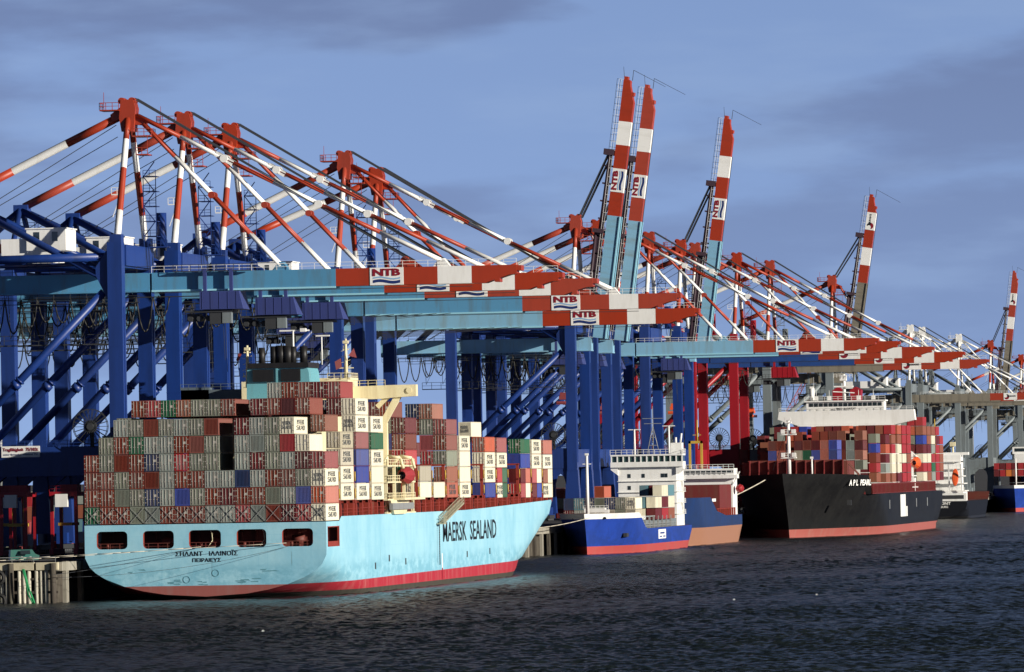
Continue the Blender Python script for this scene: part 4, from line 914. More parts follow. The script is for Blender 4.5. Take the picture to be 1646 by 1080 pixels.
o = b.build('guard_rail', GALV); o.location = (XQ, 1123.2, QZ); tag(o, 'thin grey guard rail along the near end of the quay', 'railing')

# ------------------------------------------------------------------ black ship
def black_ship():
    cx, stern = -223.0, 2250.0
    r = empty('container_ship', (cx, stern, 0), PI, label='black hulled container ship moored with its bow towards the camera', cat='ship')
    levels = [-4, -1, .0, .7, 1.6, 2.3, 3.4, 5, 7.5, 10, 12, 14, 15.5, 17]
    st = [0, 2, 5, 9, 15, 25, 40, 60, 90, 120, 150]
    P = dict(run=38, zc=8, zb=.6, ya=150, zt=17, wl0=168, dk0=214, wl1=260, dk1=275, pw=1.7, pd=2.2, te=1.1, tr=1.3, n0=len(st), st=st)
    zd = lambda y: 11.8 if y < 222 else (12.0+(y-222)*1.75 if y < 225 else 17.3+(y-225)*.016)
    HB = hullmat('black hull', (.010, .010, .011), (.018, .018, .018), (.05, .045, .04), (.014, .015, .016), .10, .5)
    BT = mat('salmon boot', (.32, .085, .07), .6, dirt=.7, dirtcol=(.30, .16, .13), scale=.4)
    hull('hull', 275, 40, zd, levels, P, [HB, BT, SLIME, DECKR], lambda z, y: 2 if z < .2 else (1 if z < 2.3 else 0), r, ny=50)
    # world +X is local -x here
    def nameplate(txt, y, z, w, h, x, parent=r, yaw=0, m=WHITE, shear=.25, off=.03):
        return lettering(txt, w, h, (x, y, z), (PI/2, 0, -PI/2+yaw), m, parent, off, shear=shear)
    nameplate('A P L  PEARL', 235, 15.2, 19, 1.7, -17.7, yaw=-.235)
    b = MB(); z0 = 4.8
    for k, (y, w, zlo) in enumerate(((124, 5.5, 4.6), (130.2, 6, 4.6), (136.8, 2.8, 4.6), (118.5, 4, 4.6))): b.box((-20.06, y, zlo), (-20.0, y+w, 11.2 if k < 3 else 7.6))
    b.build('white_emblem', WHITE, r)
    b = MB()
    for y in (52, 88, 172): b = MB(); b.box((-20.05, y, 7.2), (-20.0, y+1.6, 9.8)); b.build('hull_mark', GALV, r)
    b = MB(); b.box((-19.9, 20, 11.85), (-19.7, 221, 12.0))
    for k in range(52): b.box((-19.9, 22+k*3.85, 11.8), (-19.3, 22.6+k*3.85, 14.6))
    b.box((-19.8, 22, 14.5), (-17, 221, 14.8)); b.box((-18, 22, 11.8), (18, 224, 14.3)); b.build('hatch_coaming', LASH2, r)
    for k in range(11):
        b = MB(); x = -13.8+k*2.66; b.box((x-.14, 243.2, 17.4), (x+.14, 244.4, 21.8)); b.prism([(243.2, 17.4), (245.6, 17.4), (244.2, 19.6), (243.2, 20.6)], x-.12, x+.12, 0); b.build('breakwater_post', LASH2, r)
    b = MB(); b.box((-14, 242.8, 17.3), (13.4, 243.2, 21.9)); b.build('breakwater', DECKR, r)
    b = MB(); b.beam((-14.4, 241, 21.6), (-18, 240, 17.4), .5, .5); b.box((-15, 224, 17), (15, 243, 21.4)); b.build('hatch_structure', DECKR, r)
    b = MB(); b.tube((0, 258, 17.3), (0, 258, 33.5), .62, .45, 12)
    for z, w in ((22.4, 2.2), (29.0, 2.2), (32.4, .9)): b.box((-w, 257, z), (w, 259, z+.35)); b.rail([(-w, 259, z+.3), (w, 259, z+.3)], 1.2, 1, .09)
    b.box((-2.0, 258.6, 22.8), (-1, 259.4, 24)); b.box((1.0, 258.6, 22.8), (2, 259.4, 24)); b.box((-2.0, 258.6, 29.4), (-1, 259.4, 30.6)); b.box((1.0, 258.6, 29.4), (2, 259.4, 30.6)); b.cb((0, 258.5, 33.6), (1.6, 1.2, .8)); b.build('foremast', WHITE, r)
    b = MB(); b.tube((-5.6, 250, 17.3), (-5.6, 250, 22.4), .3, .25, 8); b.cb((-5.6, 250, 22.5), (.8, .8, .6)); b.build('vent_post', WHITE, r)
    b = MB(); b.tube((0, 258, 32), (6, 246, 19), .08, .08, 4); b.tube((0, 258, 26), (4, 246, 19), .08, .08, 4); b.build('mast_stay', ROPE, r)
    # superstructure
    y0 = 78; b = MB(); b.box((-14, y0, 12), (14, y0+22, 31.1)); b.box((-13, y0+2, 31.1), (13, y0+20, 33.0)); b.build('deckhouse', WHITE, r)
    b = MB(); yb = y0+16
    b.prism([(-21, 33.7), (-20.6, 36.9), (20.6, 36.9), (21, 34.5), (13.5, 32.1), (-13.5, 32.1)], yb, yb+5, 1); b.rail([(-20.6, yb+5, 36.9), (20.6, yb+5, 36.9)], 1.0, 2.2, .07)
    b.box((-11.5, yb-3, 36.9), (12.2, yb+4.4, 39.6)); b.box((-12, yb-3.5, 39.6), (12.7, yb+5, 40.0)); b.rail([(-12, yb+5, 40.0), (12.7, yb+5, 40.0)], 1.2, 2, .08); bb = b.build('bridge', WHITE, r)
    b = MB()
    for k in range(15): b.box((-10.9+k*1.5, yb+4.4, 38.2), (-9.7+k*1.5, yb+4.5, 39.2))
    b.build('window_band', GLASS, bb)
    for z in (26.2, 29.0, 31.6):
        b = MB(); b.box((-14.6, y0+21.9, z), (14.6, y0+23.4, z+.2)); b.rail([(-14.6, y0+23.4, z+.2), (14.6, y0+23.4, z+.2)], 1.0, 2, .06); b.build('deck_ledge', WHITE, r)
    for x in (-16.5, 16.5):
        b = MB(); b.beam((x, yb+2, 33.4), (x*.83, yb+2, 29), .8, .8); b.build('wing_strut', WHITE, r)
    for x in (-8, -3.5, 5.5, 9.5):
        b = MB(); b.cb((x, yb+1, 40.8), (1.1, 1.1, 1.3)); b.tube((x, yb+1, 41.3), (x, yb+1, 43.2), .09, .06, 5); b.build('deck_fitting', WHITE, r)
    lettering('IMO 9139737', 6, .6, (0, yb+5.05, 37.5), (PI/2, 0, PI), DGREY, bb, .02)
    b = MB(); b.tube((1.2, y0+14, 39.9), (1.2, y0+14, 48.1), .55, .4, 10); b.box((-1.6, y0+13, 44.1), (4.2, y0+15.4, 44.5)); b.rail([(-1.6, y0+15.4, 47), (4.2, y0+15.4, 47)], 1.1, 1, .08); b.cb((1.4, y0+14, 46.9), (2.0, 2, 1.6)); b.beam((-2, y0+14.5, 42.3), (4.6, y0+14.5, 42.8), .3, .3); b.build('radar_mast', WHITE, r)
    b = MB(); b.tube((11, y0+15, 39.9), (11, y0+15, 43.9), .8, .8, 10); b.cb((11, y0+15, 44.1), (1.2, 1.2, .7)); b.tube((10.4, y0+15, 43.9), (10.4, y0+15, 47.3), .07, .05, 4); b.build('signal_mast', WHITE, r)
    for x in (-1.8, 3.6): b = MB(); b.prism([(x-1.5, 40), (x+1.5, 40), (x+1.7, 43.2), (x, 44.2), (x-1.7, 43.2)], y0+4, y0+10, 1); b.build('funnel', CRIM, r)
    b = MB(); b.box((-15, y0+1, 13), (-19.8, y0+20, 13.4)) if 0 else b.box((-19.8, y0+1, 13.0), (-15, y0+20, 13.4)); b.box((-19.6, y0+4, 16.5), (-15, y0+18, 16.8)); b.box((-19.7, y0+8, 10.9), (-18.4, y0+12, 16)); b.box((-19.6, y0+14, 13), (-19, y0+14.6, 24)); b.build('boat_deck', WHITE, r)
    b = MB(); n = 10
    for i in range(n):
        for k in range(10):
            q = []
            for a, c in ((i, k), (i+1, k), (i+1, k+1), (i, k+1)):
                t = a/n; rr = 1.9*math.sin(PI*(.05+t*.9))**.5; an = 2*PI*c/10; q.append((-20+rr*math.cos(an)*.9, y0+6+t*10, 20.6+rr*math.sin(an)))
            b.poly(q[::-1], 0, True)
    b.build('lifeboat', ORANGE, r)
    b = MB(); b.beam((-17, y0+12, 25.5), (-20.5, y0+12, 22.6), .3, .3); b.beam((-20.5, y0+8, 22.6), (-20.5, y0+16, 22.6), .2, .2); b.build('davit', WHITE, r)
    b = MB(); b.cb((-15.8, 247.5, 9.6), (1.2, 1, 1.5)); b.build('anchor', DGREY, r)
    return cx, stern
LASH2 = mat('dark lashing red', (.16, .022, .022), .55, dirt=.5)
black_ship()
# its containers: nearest ones one by one, the rest together
rb = random.Random(5)
def bcol(): return rb.choices(['rust red', 'maroon', 'silver', 'grey', 'blue', 'green', 'red', 'brown', 'white', 'orange red', 'beige'], [26, 28, 10, 11, 8, 4, 7, 10, 2, 4, 1])[0]
bays = [  # world Y of near face, first column x (waterside), columns, tiers, base z
    (2023, -212.5, 8, 2, 21.9), (2038, -206.6, 12, 4, 18.9), (2053, -204.2, 14, 5, 15.2), (2068, -202.9, 15, 5, 15.0), (2083, -202.6, 15, 6, 15.0), (2098, -202.3, 16, 6, 15), (2113, -202.3, 16, 6, 15), (2128, -202.3, 16, 6, 15),
    (2180, -202.3, 16, 7, 15), (2194.5, -202.3, 16, 6, 15), (2209, -202.3, 16, 6, 15), (2223.5, -202.3, 16, 6, 15), (2237, -202.3, 16, 5, 15)]
sidecol = [['blue', 'blue'], ['grey', 'brown', 'maroon', 'brown'], ['brown', 'red', 'rust red', 'blue', 'grey'], ['brown', 'silver', 'maroon', 'orange red', 'maroon'], ['brown', 'white', 'white', 'red', 'brown', 'red'], ['maroon', 'white', 'white', 'white', 'brown', 'orange red'], ['red', 'red', 'white', 'red', 'red', 'red'], ['red', 'red', 'brown', 'red', 'red', 'red'],
           ['white', 'red', 'white', 'maroon', 'blue', 'brown', 'red'], ['brown', 'red', 'white', 'maroon', 'brown', 'brown'], ['silver', 'green', 'red', 'silver', 'white', 'brown'], ['red', 'red', 'red', 'red', 'maroon', 'red'], ['maroon', 'brown', 'brown', 'brown', 'red']]
GB = 'containers stacked on the black ship'
for bi, (Y, xs, nc, nt_, z0) in enumerate(bays):
    for c in range(nc):
        hh = nt_ - (1 if (c*7+bi*3) % 5 == 0 and 0 < c else 0)
        for t in range(hh):
            x = xs-1.22-c*2.5; z = z0+t*2.84
            if bi > 0 and bi != 8:
                pY, px_, pn, pt_, pz = bays[bi-1]
                covered = (x < px_-2.5 and x > px_-2.5*(pn-1)) and z+TP < pz+(pt_-1)*2.84
                if covered and c > 0 and t < hh-1: continue
            if bi == 8 and 3 < c < 13: continue
            if bi == 1 and c > 9 and t > 2: continue
            col = sidecol[bi][t] if c == 0 and t < len(sidecol[bi]) else bcol()
            if bi == 0: col = [['blue', 'orange red', 'blue', 'green', 'beige', 'rust red', 'orange red', 'blue'], ['blue', 'orange red', 'maroon', 'rust red', 'maroon', 'rust red', 'rust red', 'rust red']][t][c]
            if NCONT[0] < 300 and bi < 3:
                container(x, Y, z, col, f'{col} container, black ship, row {ORD[bi+1]} from the bow, {ORD[c+1]} from waterside, {ORD[t+1]} tier'.replace('pink red', 'faded red'), GB, end='wall')
            else: bulk(x, Y, z, col)

# ------------------------------------------------------------------ smaller ships
def small_ship(cx, stemY, Ln, B, head, hullm, bootm, bulw, label, deckz, fczz, wl, fcl=18, bz=1.8, raked=7, name='feeder_ship', slope=9):
    """head=-1: bow towards the camera"""
    r = empty(name, (cx, stemY+raked*.6+Ln if 0 else (stemY-raked+Ln if head < 0 else stemY), 0), PI if head < 0 else 0, label=label, cat='ship')
    levels = [-3, -1, 0, .6, bz, bz+.4, 3.4, deckz*.8, deckz, (deckz+fczz)/2, fczz-1.3, fczz]
    levels = sorted(set(levels)); st = [0, 1, 3, 6, 10, 16, 24, 36, Ln*.5, Ln*.62]
    P = dict(run=16, zc=5, zb=.3, ya=0, zt=fczz, wl0=Ln*.66, dk0=Ln*.82, wl1=Ln-raked, dk1=Ln, pw=1.6, pd=2.2, te=1, tr=1.4, n0=len(st), st=st)
    def zd(y):
        f = Ln-fcl
        if y > f: return fczz
        if y > f-slope: t = (y-f+slope)/slope; return deckz+(fczz-deckz)*(t*t*(3-2*t))
        return deckz
    hull('hull', Ln, B, zd, levels, P, [hullm, bootm, bulw, DECKR], lambda z, y: 1 if z < bz else (2 if z > fczz-1.3 and y > Ln-fcl-slope+2 else 0), r, ny=40)
    return r
DBL = hullmat('feeder blue', (.018, .055, .33), (.014, .04, .22), (.05, .05, .07), (.016, .04, .20), .25)
BTR = mat('boot light red', (.38, .06, .055), .6, dirt=.6, dirtcol=(.3, .1, .08), scale=.4)
# feeder nearest: bow towards camera. local x>0 is shore side, y from stern to bow
f1 = small_ship(-235, 1664, 132, 18, -1, DBL, BTR, WHITE, 'blue feeder ship with white bow rail and white bridge house behind the big bow', 5.7, 9.7, 0, fcl=30, bz=1.9, raked=4, slope=16)
f1.location.y = 1664+130
b = MB(); b.tube((0, 126, 9.7), (0, 126, 23.6), .45, .3, 10); b.cb((0, 126, 23.8), (.8, .8, .5)); b.box((-1, 125.8, 21.4), (1, 126.2, 21.6)); b.build('foremast', WHITE, f1)
b = MB(); b.box((-7.4, 2, 5.7), (7.4, 17, 20.6)); hse = b.build('deckhouse', WHITE, f1)
b = MB()
for z in (8.6, 11.4, 14.2, 17.0): b.box((-7.6, 17.01, z), (7.6, 17.5, z+.12)); b.box((-7.9, 2, z), (-7.41, 17.4, z+.12)); b.rail([(-7.9, 3, z+.1), (-7.9, 17, z+.1)], 1.0, 1.6, .05)
b.beam((-7.7, 6, 8.7), (-7.7, 9, 11.4), .5, .1); b.beam((-7.7, 9, 11.5), (-7.7, 6, 14.2), .5, .1); b.beam((-7.7, 6, 14.3), (-7.7, 9, 17.0), .5, .1)
b.build('deck_ledge', WHITE, hse)
for x, z in ((-4.8, 18.4), (-3.9, 18.4), (1.0, 18.4), (4.6, 18.4), (-4.8, 15.4), (1.0, 15.4), (4.6, 15.4), (1, 12.4)): b = MB(); b.box((x-.4, 17.0, z-.5), (x+.4, 17.06, z+.5)); b.build('window', GLASS, hse)
b = MB(); b.box((-9.2, 12, 20.6), (9.2, 18, 21.9)); b.box((-9.2, 12, 23.4), (9.2, 18, 23.8))
for k in range(13): b.box((-9.2+k*1.5, 17.6, 21.8), (-8.9+k*1.5, 17.9, 23.5)); 
b.box((-9.0, 12.2, 21.8), (9.0, 17.5, 23.4)) if 0 else None
b.prism([(-9.2, 20.6), (-9.2, 20.0), (-7.4, 18.6), (-7.4, 20.6)], 12.5, 17.5, 1); b.prism([(9.2, 20.6), (7.4, 20.6), (7.4, 18.6), (9.2, 20.0)], 12.5, 17.5, 1)
b.rail([(-9.2, 18, 23.8), (9.2, 18, 23.8)], 1.2, 1.4, .07); b.rail([(-9.2, 12, 23.8), (-9.2, 18, 23.8)], 1.2, 1.4, .07); br = b.build('bridge', WHITE, f1)
b = MB(); b.box((-9.0, 12.2, 21.9), (9.0, 17.55, 23.4)); b.build('window_band', mat('bridge glass', (.03, .07, .06), .15, spec=.8), br)
b = MB(); b.tube((-1, 12, 23.8), (-1, 12, 36), .12, .08, 5)
for s in (-1, 1): b.tube((-1+s*1.6, 12, 23.8), (-1, 12, 31), .1, .08, 5)
for z, w in ((26, 1.1), (28, .8), (31.5, 2.2), (32.8, 2.6)): b.box((-1-w, 11.9, z), (-1+w, 12.1, z+.15))
b.build('radar_mast', GALV, f1)
for x, z1 in ((3.6, 30.2), (-5.2, 31)): b = MB(); b.tube((x, 13, 23.8), (x, 13, z1), .3, .2, 8); b.box((x-1.6, 12.9, z1-.2), (x+1.6, 13.1, z1)); b.build('signal_post', WHITE, f1)
b = MB(); b.box((-8.2, 8, 23.8), (-5.4, 11.5, 26.6)); b.tube((-7.6, 9, 26.6), (-7.9, 9, 29), .25, .25, 8); b.tube((-6.4, 9, 26.6), (-6.4, 9, 28), .3, .3, 8); b.build('funnel', WHITE, f1)
b = MB(); b.rail([(-8.8, 30, 5.7), (-8.8, 100, 5.7)], 1.1, 3, .08)
for k in range(8): b.box((-8.9, 40+k*8, 5.7), (-8.5, 40.4+k*8, 8.6))
b.box((-8.6, 40, 8.4), (-8.3, 100, 8.7)); b.build('deck_rail', GALV, f1)
b = MB(); b.box((-7.6, 20, 5.7), (7.6, 108, 7.6)); b.build('hatch_coaming', GREY, f1)
lettering('WEGA', 6, 1.0, (-8.75, 92, 8.3), (PI/2, 0, -PI/2-.06), WHITE, f1, .03, shear=.3)
b = MB(); b.box((-9.05, 52, 2.9), (-9.0, 66, 5.2)); b.build('white_mark', WHITE, f1)
b = MB(); b.box((-9.1, 55, 4.1), (-9.05, 63, 4.5)); b.box((-9.1, 53.5, 3.3), (-9.05, 57.5, 3.6)); b.box((-9.1, 60, 3.3), (-9.05, 64, 3.6)); b.build('blue_letters', DBL, f1)
b = MB(); b.cb((-7.2, 112, 4.4), (.8, 3.5, .9)); b.build('anchor', DGREY, f1)
b = MB(); b.cb((0, 113, 10.4), (5, 3, 1.0)); b.cb((-3.4, 117, 10.2), (1, 1, .8)); b.rail([(-3, 112, 10.6), (3, 112, 10.6)], .9, 1, .06); b.build('windlass', WHITE, f1)
b = MB()
for x in (-4.0, -1.6, 3.4): b.tube((x, 124.5, 8.6), (x, 126, 8.6), .3, .3, 8)
b.build('fairlead', BLACK, f1)
GF = 'containers stacked on the blue feeder ship'
fc = [[(0, 'dark blue'), (0, 'dark blue')], [(0, 'rust red'), (0, 'dark blue')], [(0, 'silver'), (0, 'dark blue')], [(0, 'beige'), (0, 'dark blue'), (0, 'orange red')], [(0, 'beige'), (0, 'beige'), (0, 'brown')], [(0, 'white'), (0, 'dark blue')], [(0, 'silver'), (0, 'silver')]]
rf_ = random.Random(3)
for bi, yy in enumerate((94, 81.5, 69, 56.5, 44, 31.5)):
    for c in range(7):
        tiers = [2, 2, 2, 2, 2, 2][bi] if c > (0 if bi in (3, 4, 5) else 1) or bi == 0 else (0 if bi in (1, 2) else (3 if bi in (4, 5) else 2))
        if bi == 5 and c in (0, 1, 2): tiers = 3
        if bi == 0 and c in (3, 2): tiers = 3 if c == 3 else 2
        for t in range(tiers):
            if bi > 1 and c > 2 and t == 0: continue
            col = rf_.choice(['dark blue', 'rust red', 'grey', 'beige', 'white', 'maroon', 'teal', 'silver'])
            if c == 0: col = {3: ['maroon', 'white', 'white'], 4: ['red', 'maroon', 'white'], 5: ['brown', 'white', 'teal']}.get(bi, [col]*3)[min(t, 2)]
            if bi == 0 and t == 2: col = 'orange red'
            if bi == 0 and t == 0: col = ['beige', 'grey', 'beige', 'white', 'beige', 'silver', 'maroon'][c]
            if bi == 0 and t == 1: col = ['white', 'grey', 'dark blue', 'grey', 'dark blue', 'teal', 'dark blue'][c]
            x = -235+7.6-c*2.5; Y = f1.location.y-yy-12.2; lab = f'{col} container on blue feeder, {ORD[bi+1]} row, {ORD[c+1]} from waterside, {ORD[t+1]} tier'
            if NCONT[0] < 330: container(x, Y, 7.7+t*2.84, col, lab, GF, end=rf_.choice(['wall', 'door']), endtext=(col == 'white'))
            else: bulk(x, Y, 7.7+t*2.84, col)
b = MB(); 
# second feeder behind
BRN = mat('sandy boot', (.30, .145, .09), .6, dirt=.5, dirtcol=(.3, .15, .1), scale=.3)
DBL2 = hullmat('dull blue hull', (.016, .04, .13), (.02, .035, .09), (.08, .04, .03), (.02, .035, .09), .2)
f2 = small_ship(-236, 1822, 112, 16.4, -1, DBL2, BRN, DBL2, 'dull blue ship with sandy boot and dark red hatch tower, behind the feeder', 7.4, 12.4, 0, fcl=50, bz=4.6, raked=5); f2.location.y = 1918
b = MB(); b.box((-7.0, 14, 7.4), (7, 40, 15.6)); b.build('hatch_tower', mat('hatch maroon', (.14, .02, .018), .6, dirt=.4), f2)
b = MB(); b.box((-7.2, 2, 7.4), (6, 12, 17.2)); b.box((-8.6, 9, 17.2), (8.4, 13.5, 18.2)); b.box((-7.6, 4, 18.2), (6.8, 12, 19.9)); b.rail([(-8.6, 13.5, 18.2), (8.4, 13.5, 18.2)], 1.2, 1.4, .08); b.rail([(-7.6, 12, 19.9), (6.8, 12, 19.9)], 1.1, 1.4, .08); b.beam((-7.2, 12, 15.5), (-9.2, 12, 19), .3, .3); hb = b.build('deckhouse', WHITE, f2)
b = MB(); b.box((-7.4, 11.9, 18.6), (6.6, 12.06, 19.5)); b.build('window_band', GLASS, hb)
b = MB(); b.box((1.0, 10, 19.9), (1.6, 10.6, 27.5)); b.box((4.2, 10, 19.9), (4.8, 10.6, 27.5)); b.box((1, 10, 26.8), (4.8, 10.6, 27.5)); b.tube((2.4, 10.3, 27.4), (2.4, 10.3, 33.2), .25, .15, 6); b.box((1.4, 10, 29), (3.6, 10.4, 29.2)); b.build('mast', YEL, f2)
b = MB()
for k in range(9): b.box((-8.1, 14+k*4.6, 7.4), (-7.7, 14.6+k*4.6, 9.4))
b.box((-8.1, 14, 9.1), (-7.9, 55, 9.3)); b.build('deck_post', LASH, f2)
b = MB(); b.box((-8.2, 58, 11.2), (-8.15, 66, 12.0)); b.build('name_board', WHITE, f2)
b = MB(); n = 8
for i in range(n):
    for k in range(8):
        q = []
        for a, c in ((i, k), (i+1, k), (i+1, k+1), (i, k+1)): t = PI*a/n; an = 2*PI*c/8; q.append((-8.8+1.2*math.sin(t)*math.cos(an), 9-2.2*math.cos(t), 14.4+1.2*math.sin(t)*math.sin(an)))
        b.poly(q, 0, True)
b.build('lifeboat', CM['red'], f2)
# dark ship far right, stern to the camera
f3 = small_ship(-236, 2610, 120, 19, 1, mat('night hull', (.008, .009, .013), .6, spec=.15), BLACK, WHITE, 'dark ship with white stacked decks seen from its stern beyond the black hull', 6.5, 9.5, 0, bz=.8, raked=8)
b = MB(); b.box((-8, 3, 6.5), (8, 20, 10)); 
for k in range(5): b.box((-8.6+k*.4, 3+k*1.2, 10+k*2.7), (8.6-k*.5, 20, 10.35+k*2.7)); b.box((-6.5, 6+k, 10+k*2.7), (6.6, 20, 12.6+k*2.7)); b.rail([(-8.5+k*.4, 3+k*1.2, 10.3+k*2.7), (8.5-k*.5, 3+k*1.2, 10.3+k*2.7)], 1.1, 1.6, .08)
b.box((-9.3, 12, 23.4), (9.3, 16, 24.4)); hb = b.build('deckhouse', WHITE, f3)
b = MB(); b.box((-7.6, 2.9, 7.3), (-1, 3, 8.8)); b.box((1, 2.9, 7.3), (7.6, 3, 8.8)); b.build('window_band', GLASS, hb)
b = MB(); b.box((-9.4, -.1, 6.4), (9.4, 1.5, 9.3)); b.build('stern_bulwark', WHITE, f3)
b = MB(); b.box((-8.4, -.16, 7.2), (-.4, -.1, 8.6)); b.box((.4, -.16, 7.2), (8.4, -.1, 8.6)); b.build('stern_opening', DGREY, f3)
lettering('EGMONT', 7, 1.1, (0, -.05, 5.6), FRONT, WHITE, f3, .03); lettering('HAMBURG', 5, .8, (0, -.05, 4.3), FRONT, WHITE, f3, .02)
b = MB(); b.beam((3, 2, 10), (3, -1.2, 20), .5, .5); b.beam((7.5, 2, 10), (7.5, -1.2, 20), .5, .5); b.build('boat_ramp', WHITE, f3)
b = MB(); n = 8
for i in range(n):
    for k in range(8):
        q = []
        for a, c in ((i, k), (i+1, k), (i+1, k+1), (i, k+1)): t = PI*a/n; an = 2*PI*c/8; d = -4.2*math.cos(t); q.append((5.3+1.25*math.sin(t)*math.cos(an), .5+d*.3, 15.2+d*.75+1.2*math.sin(t)*math.sin(an)*.5))
        b.poly(q, 0, True)
b.build('lifeboat', ORANGE, f3)
b = MB(); b.tube((-3, 12, 24), (-3, 12, 37), .4, .2, 8); b.box((-5, 11.9, 30), (-1, 12.1, 30.3)); b.box((-4.4, 11.9, 33), (-1.6, 12.1, 33.2)); b.build('mast', YEL, f3)
b = MB(); b.tube((2, 30, 8), (2, 30, 27), .5, .4, 8); b.cb((2, 30, 27.5), (2, 2, 1.6)); b.build('crane_post', CREAM, f3)
# far blue ship at the right edge, bow towards the camera
f4 = small_ship(-233, 2880, 150, 22, -1, DBL, BTR, WHITE, 'blue ship with white bow and orange containers at the right edge', 7, 11, 0, fcl=18, bz=1.6, raked=6); f4.location.y = 3060
b = MB(); b.box((-10, 4, 7), (10, 20, 24)); b.box((-11, 12, 24), (11, 18, 27)); hb = b.build('deckhouse', WHITE, f4)
b = MB(); b.box((-10, 18, 25), (10, 18.1, 26.4)); b.build('window_band', GLASS, hb)
b = MB(); b.box((-11, 20, 13), (-4, 22, 19)); b.box((-1, 4, 24), (3, 10, 30)); b.build('funnel', YEL, f4)
b = MB(); b.tube((0, 140, 11), (0, 140, 22), .4, .3, 6); b.build('foremast', WHITE, f4)
for bi in range(7):
    for c in range(8):
        for t in range(4 if c > 1 else 3):
            if bi and c and t < 2: continue
            bulk(-233+8.8-c*2.5, 3060-40-bi*13-12, 9+t*2.84, rb.choice(['orange', 'blue', 'maroon', 'red', 'maroon', 'brown']))

# ------------------------------------------------------------------ yard behind the cranes
ry = random.Random(9)
for k in range(26):
    Y = 1270+k*62+ry.random()*10
    for row in range(9):
        X = XR-44-row*2.6-(k % 3)*8
        for t in range(ry.choice([1, 2, 3, 3])): bulk(X, Y, QZ+t*2.84, ry.choice(STKM))
        for t in range(ry.choice([1, 2, 3])): bulk(X, Y+13, QZ+t*2.84, ry.choice(STKM))
for k in range(40):
    for t in range(ry.choice([2, 3, 4])): bulk(XR-52-(k % 8)*7, 1300+(k//8)*24, QZ+t*2.84, ry.choice(['white', 'silver', 'orange', 'red', 'white', 'teal', 'brown']))
o = STK.build('container_stacks', [CMU[k] for k in STKM]); tag(o, 'mass of stacked coloured containers on the far ships and in the yard behind', 'containers', kind='stuff')

# distant pink lattice cranes seen between the legs
def lattice(x, y, h, ang, label, s=1.0):
    r = empty('harbour_crane', (x, y, QZ), label=label, cat='crane', group='distant harbour cranes'); PK = mat('faded lattice red', (.42, .10, .08), .6)
    b = MB(); b.tube((0, 0, 0), (0, 0, h*.6), 1.3*s, .9*s, 6); b.build('tower', GALV, r)
    b = MB(); a = Vector((0, 0, h*.55)); e = a+Vector((math.sin(ang), 0, math.cos(ang)))*h*.55; pv = Vector((math.cos(ang), 0, -math.sin(ang)))
    for q in (-1, 1): b.beam(a+pv*q*1.5*s, e+pv*q*.5*s, .35*s, .35*s)
    for i in range(10): t = i/10; t2 = (i+1)/10; w = 1.5*(1-t*.66)*s; w2 = 1.5*(1-t2*.66)*s; b.beam(a.lerp(e, t)+pv*w, a.lerp(e, t2)-pv*w2, .25*s, .25*s); b.beam(a.lerp(e, t)-pv*w, a.lerp(e, t2)+pv*w2, .25*s, .25*s)
    b.build('jib', PK, r)
    b = MB(); b.cb((0, 0, h*.55), (4*s, 3*s, 2.6*s)); b.build('cab', WHITE, r)
lattice(-520, 2300, 48, -.5, 'distant pale red lattice crane seen between the legs far left')
lattice(-420, 3100, 70, -.55, 'distant lattice crane jib seen among the diagonals in the middle')
lattice(-372, 3300, 62, .5, 'distant lattice crane beside the blue legs in the middle', .9)
for i, (x, y, h) in enumerate(((-505, 2200, 34), (-330, 2500, 30), (-285, 3000, 52), (-300, 3500, 58), (-272, 3260, 44))):
    b = MB(); b.tube((0, 0, 0), (0, 0, h), .25, .15, 6)
    for z in (h-5, h-2): b.box((-2.5, -.1, z), (2.5, .1, z+.2)); [b.cb((q, 0, z-.2), (.5, .4, .4)) for q in (-2.2, -.8, .8, 2.2)]
    o = b.build('floodlight_mast', GALV); o.location = (x, y, QZ); tag(o, ['floodlight mast rising behind the diagonals at far left', 'floodlight mast behind the middle of the yard', 'tall floodlight mast between the far grey cranes', 'farthest tall floodlight mast at the right edge', 'shorter floodlight mast behind the far ships'][i], 'light mast')

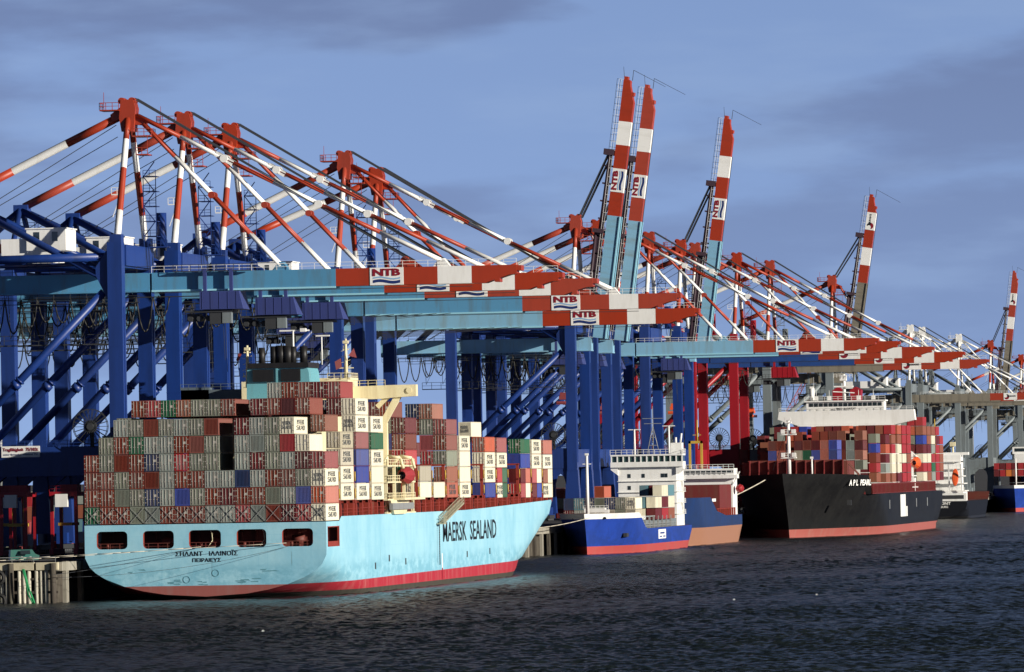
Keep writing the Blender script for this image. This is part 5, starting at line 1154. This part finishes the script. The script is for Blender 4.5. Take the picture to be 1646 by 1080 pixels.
# ------------------------------------------------------------------ mooring ropes, gulls
def rope(a, b_, sag, label, r_=.09, m=None, lift=0):
    a = Vector(a); b_ = Vector(b_); pts = [a.lerp(b_, k/12)-Vector((0, 0, sag*4*(k/12)*(1-k/12))) for k in range(13)]
    b = MB(); b.path(pts, r_, 5); o = b.build('mooring_rope', m or mat('pale rope', (.55, .50, .40), .8)); tag(o, label, 'rope', 'mooring ropes')
rope((OX-.6, OY-.5, 8.6), (XQ-12, 1122.5, 6.95), .15, 'pale rope from the middle stern opening to the pier', .045)
rope((OX+13.5, OY-.5, 9.0), (XQ-10, 1124.5, 7.2), 0, 'long pale rope from the right stern opening to the pier', .04)
rope((OX-1.2, OY-.5, 8.5), (XQ-.5, 1117, 4.6), .4, 'dark rope from the middle stern opening down to the fender piles', .03, ROPE)
rope((OX+14, OY-.5, 8.5), (XQ-.5, 1118, 4.2), 1.2, 'dark long rope from right stern opening down to the piles', .03, ROPE)
rope((-228, 1978, 16.6), (-244, 1935, 8.2), .8, 'pale double mooring rope from the black bow to the quay', .16)
rope((-234, 1664, 8.8), (XQ-.5, 1610, 6.8), .7, 'thin rope from the blue feeder bow to the quay', .09)
def gull(x, y, z, label):
    b = MB(); n = 6
    for i in range(n):
        for k in range(6):
            q = []
            for a, c in ((i, k), (i+1, k), (i+1, k+1), (i, k+1)): t = PI*a/n; an = 2*PI*c/6; q.append((-.28*math.cos(t), .09*math.sin(t)*math.cos(an), .09*math.sin(t)*math.sin(an)))
            b.poly(q, 0, True)
    b.poly([(-.1, 0, .05), (.15, 0, .05), (.1, .35, .3), (-.02, .65, .18)]); b.poly([(-.1, 0, .05), (.15, 0, .05), (.1, -.35, .3), (-.02, -.65, .18)]); b.cb((.3, 0, .05), (.12, .1, .1))
    o = b.build('seagull', WHITE); o.location = (x, y, z); o.scale = (.6, .6, .6); tag(o, label, 'seagull', 'gulls over the water')
gull(-121.5, 1011, .9, 'white gull over the water below the feeder bow'); gull(-111, 1024, 1.2, 'white gull low over the water, right of the other'); gull(-163, 866, .6, 'small white gull on the water below the pale blue ship')
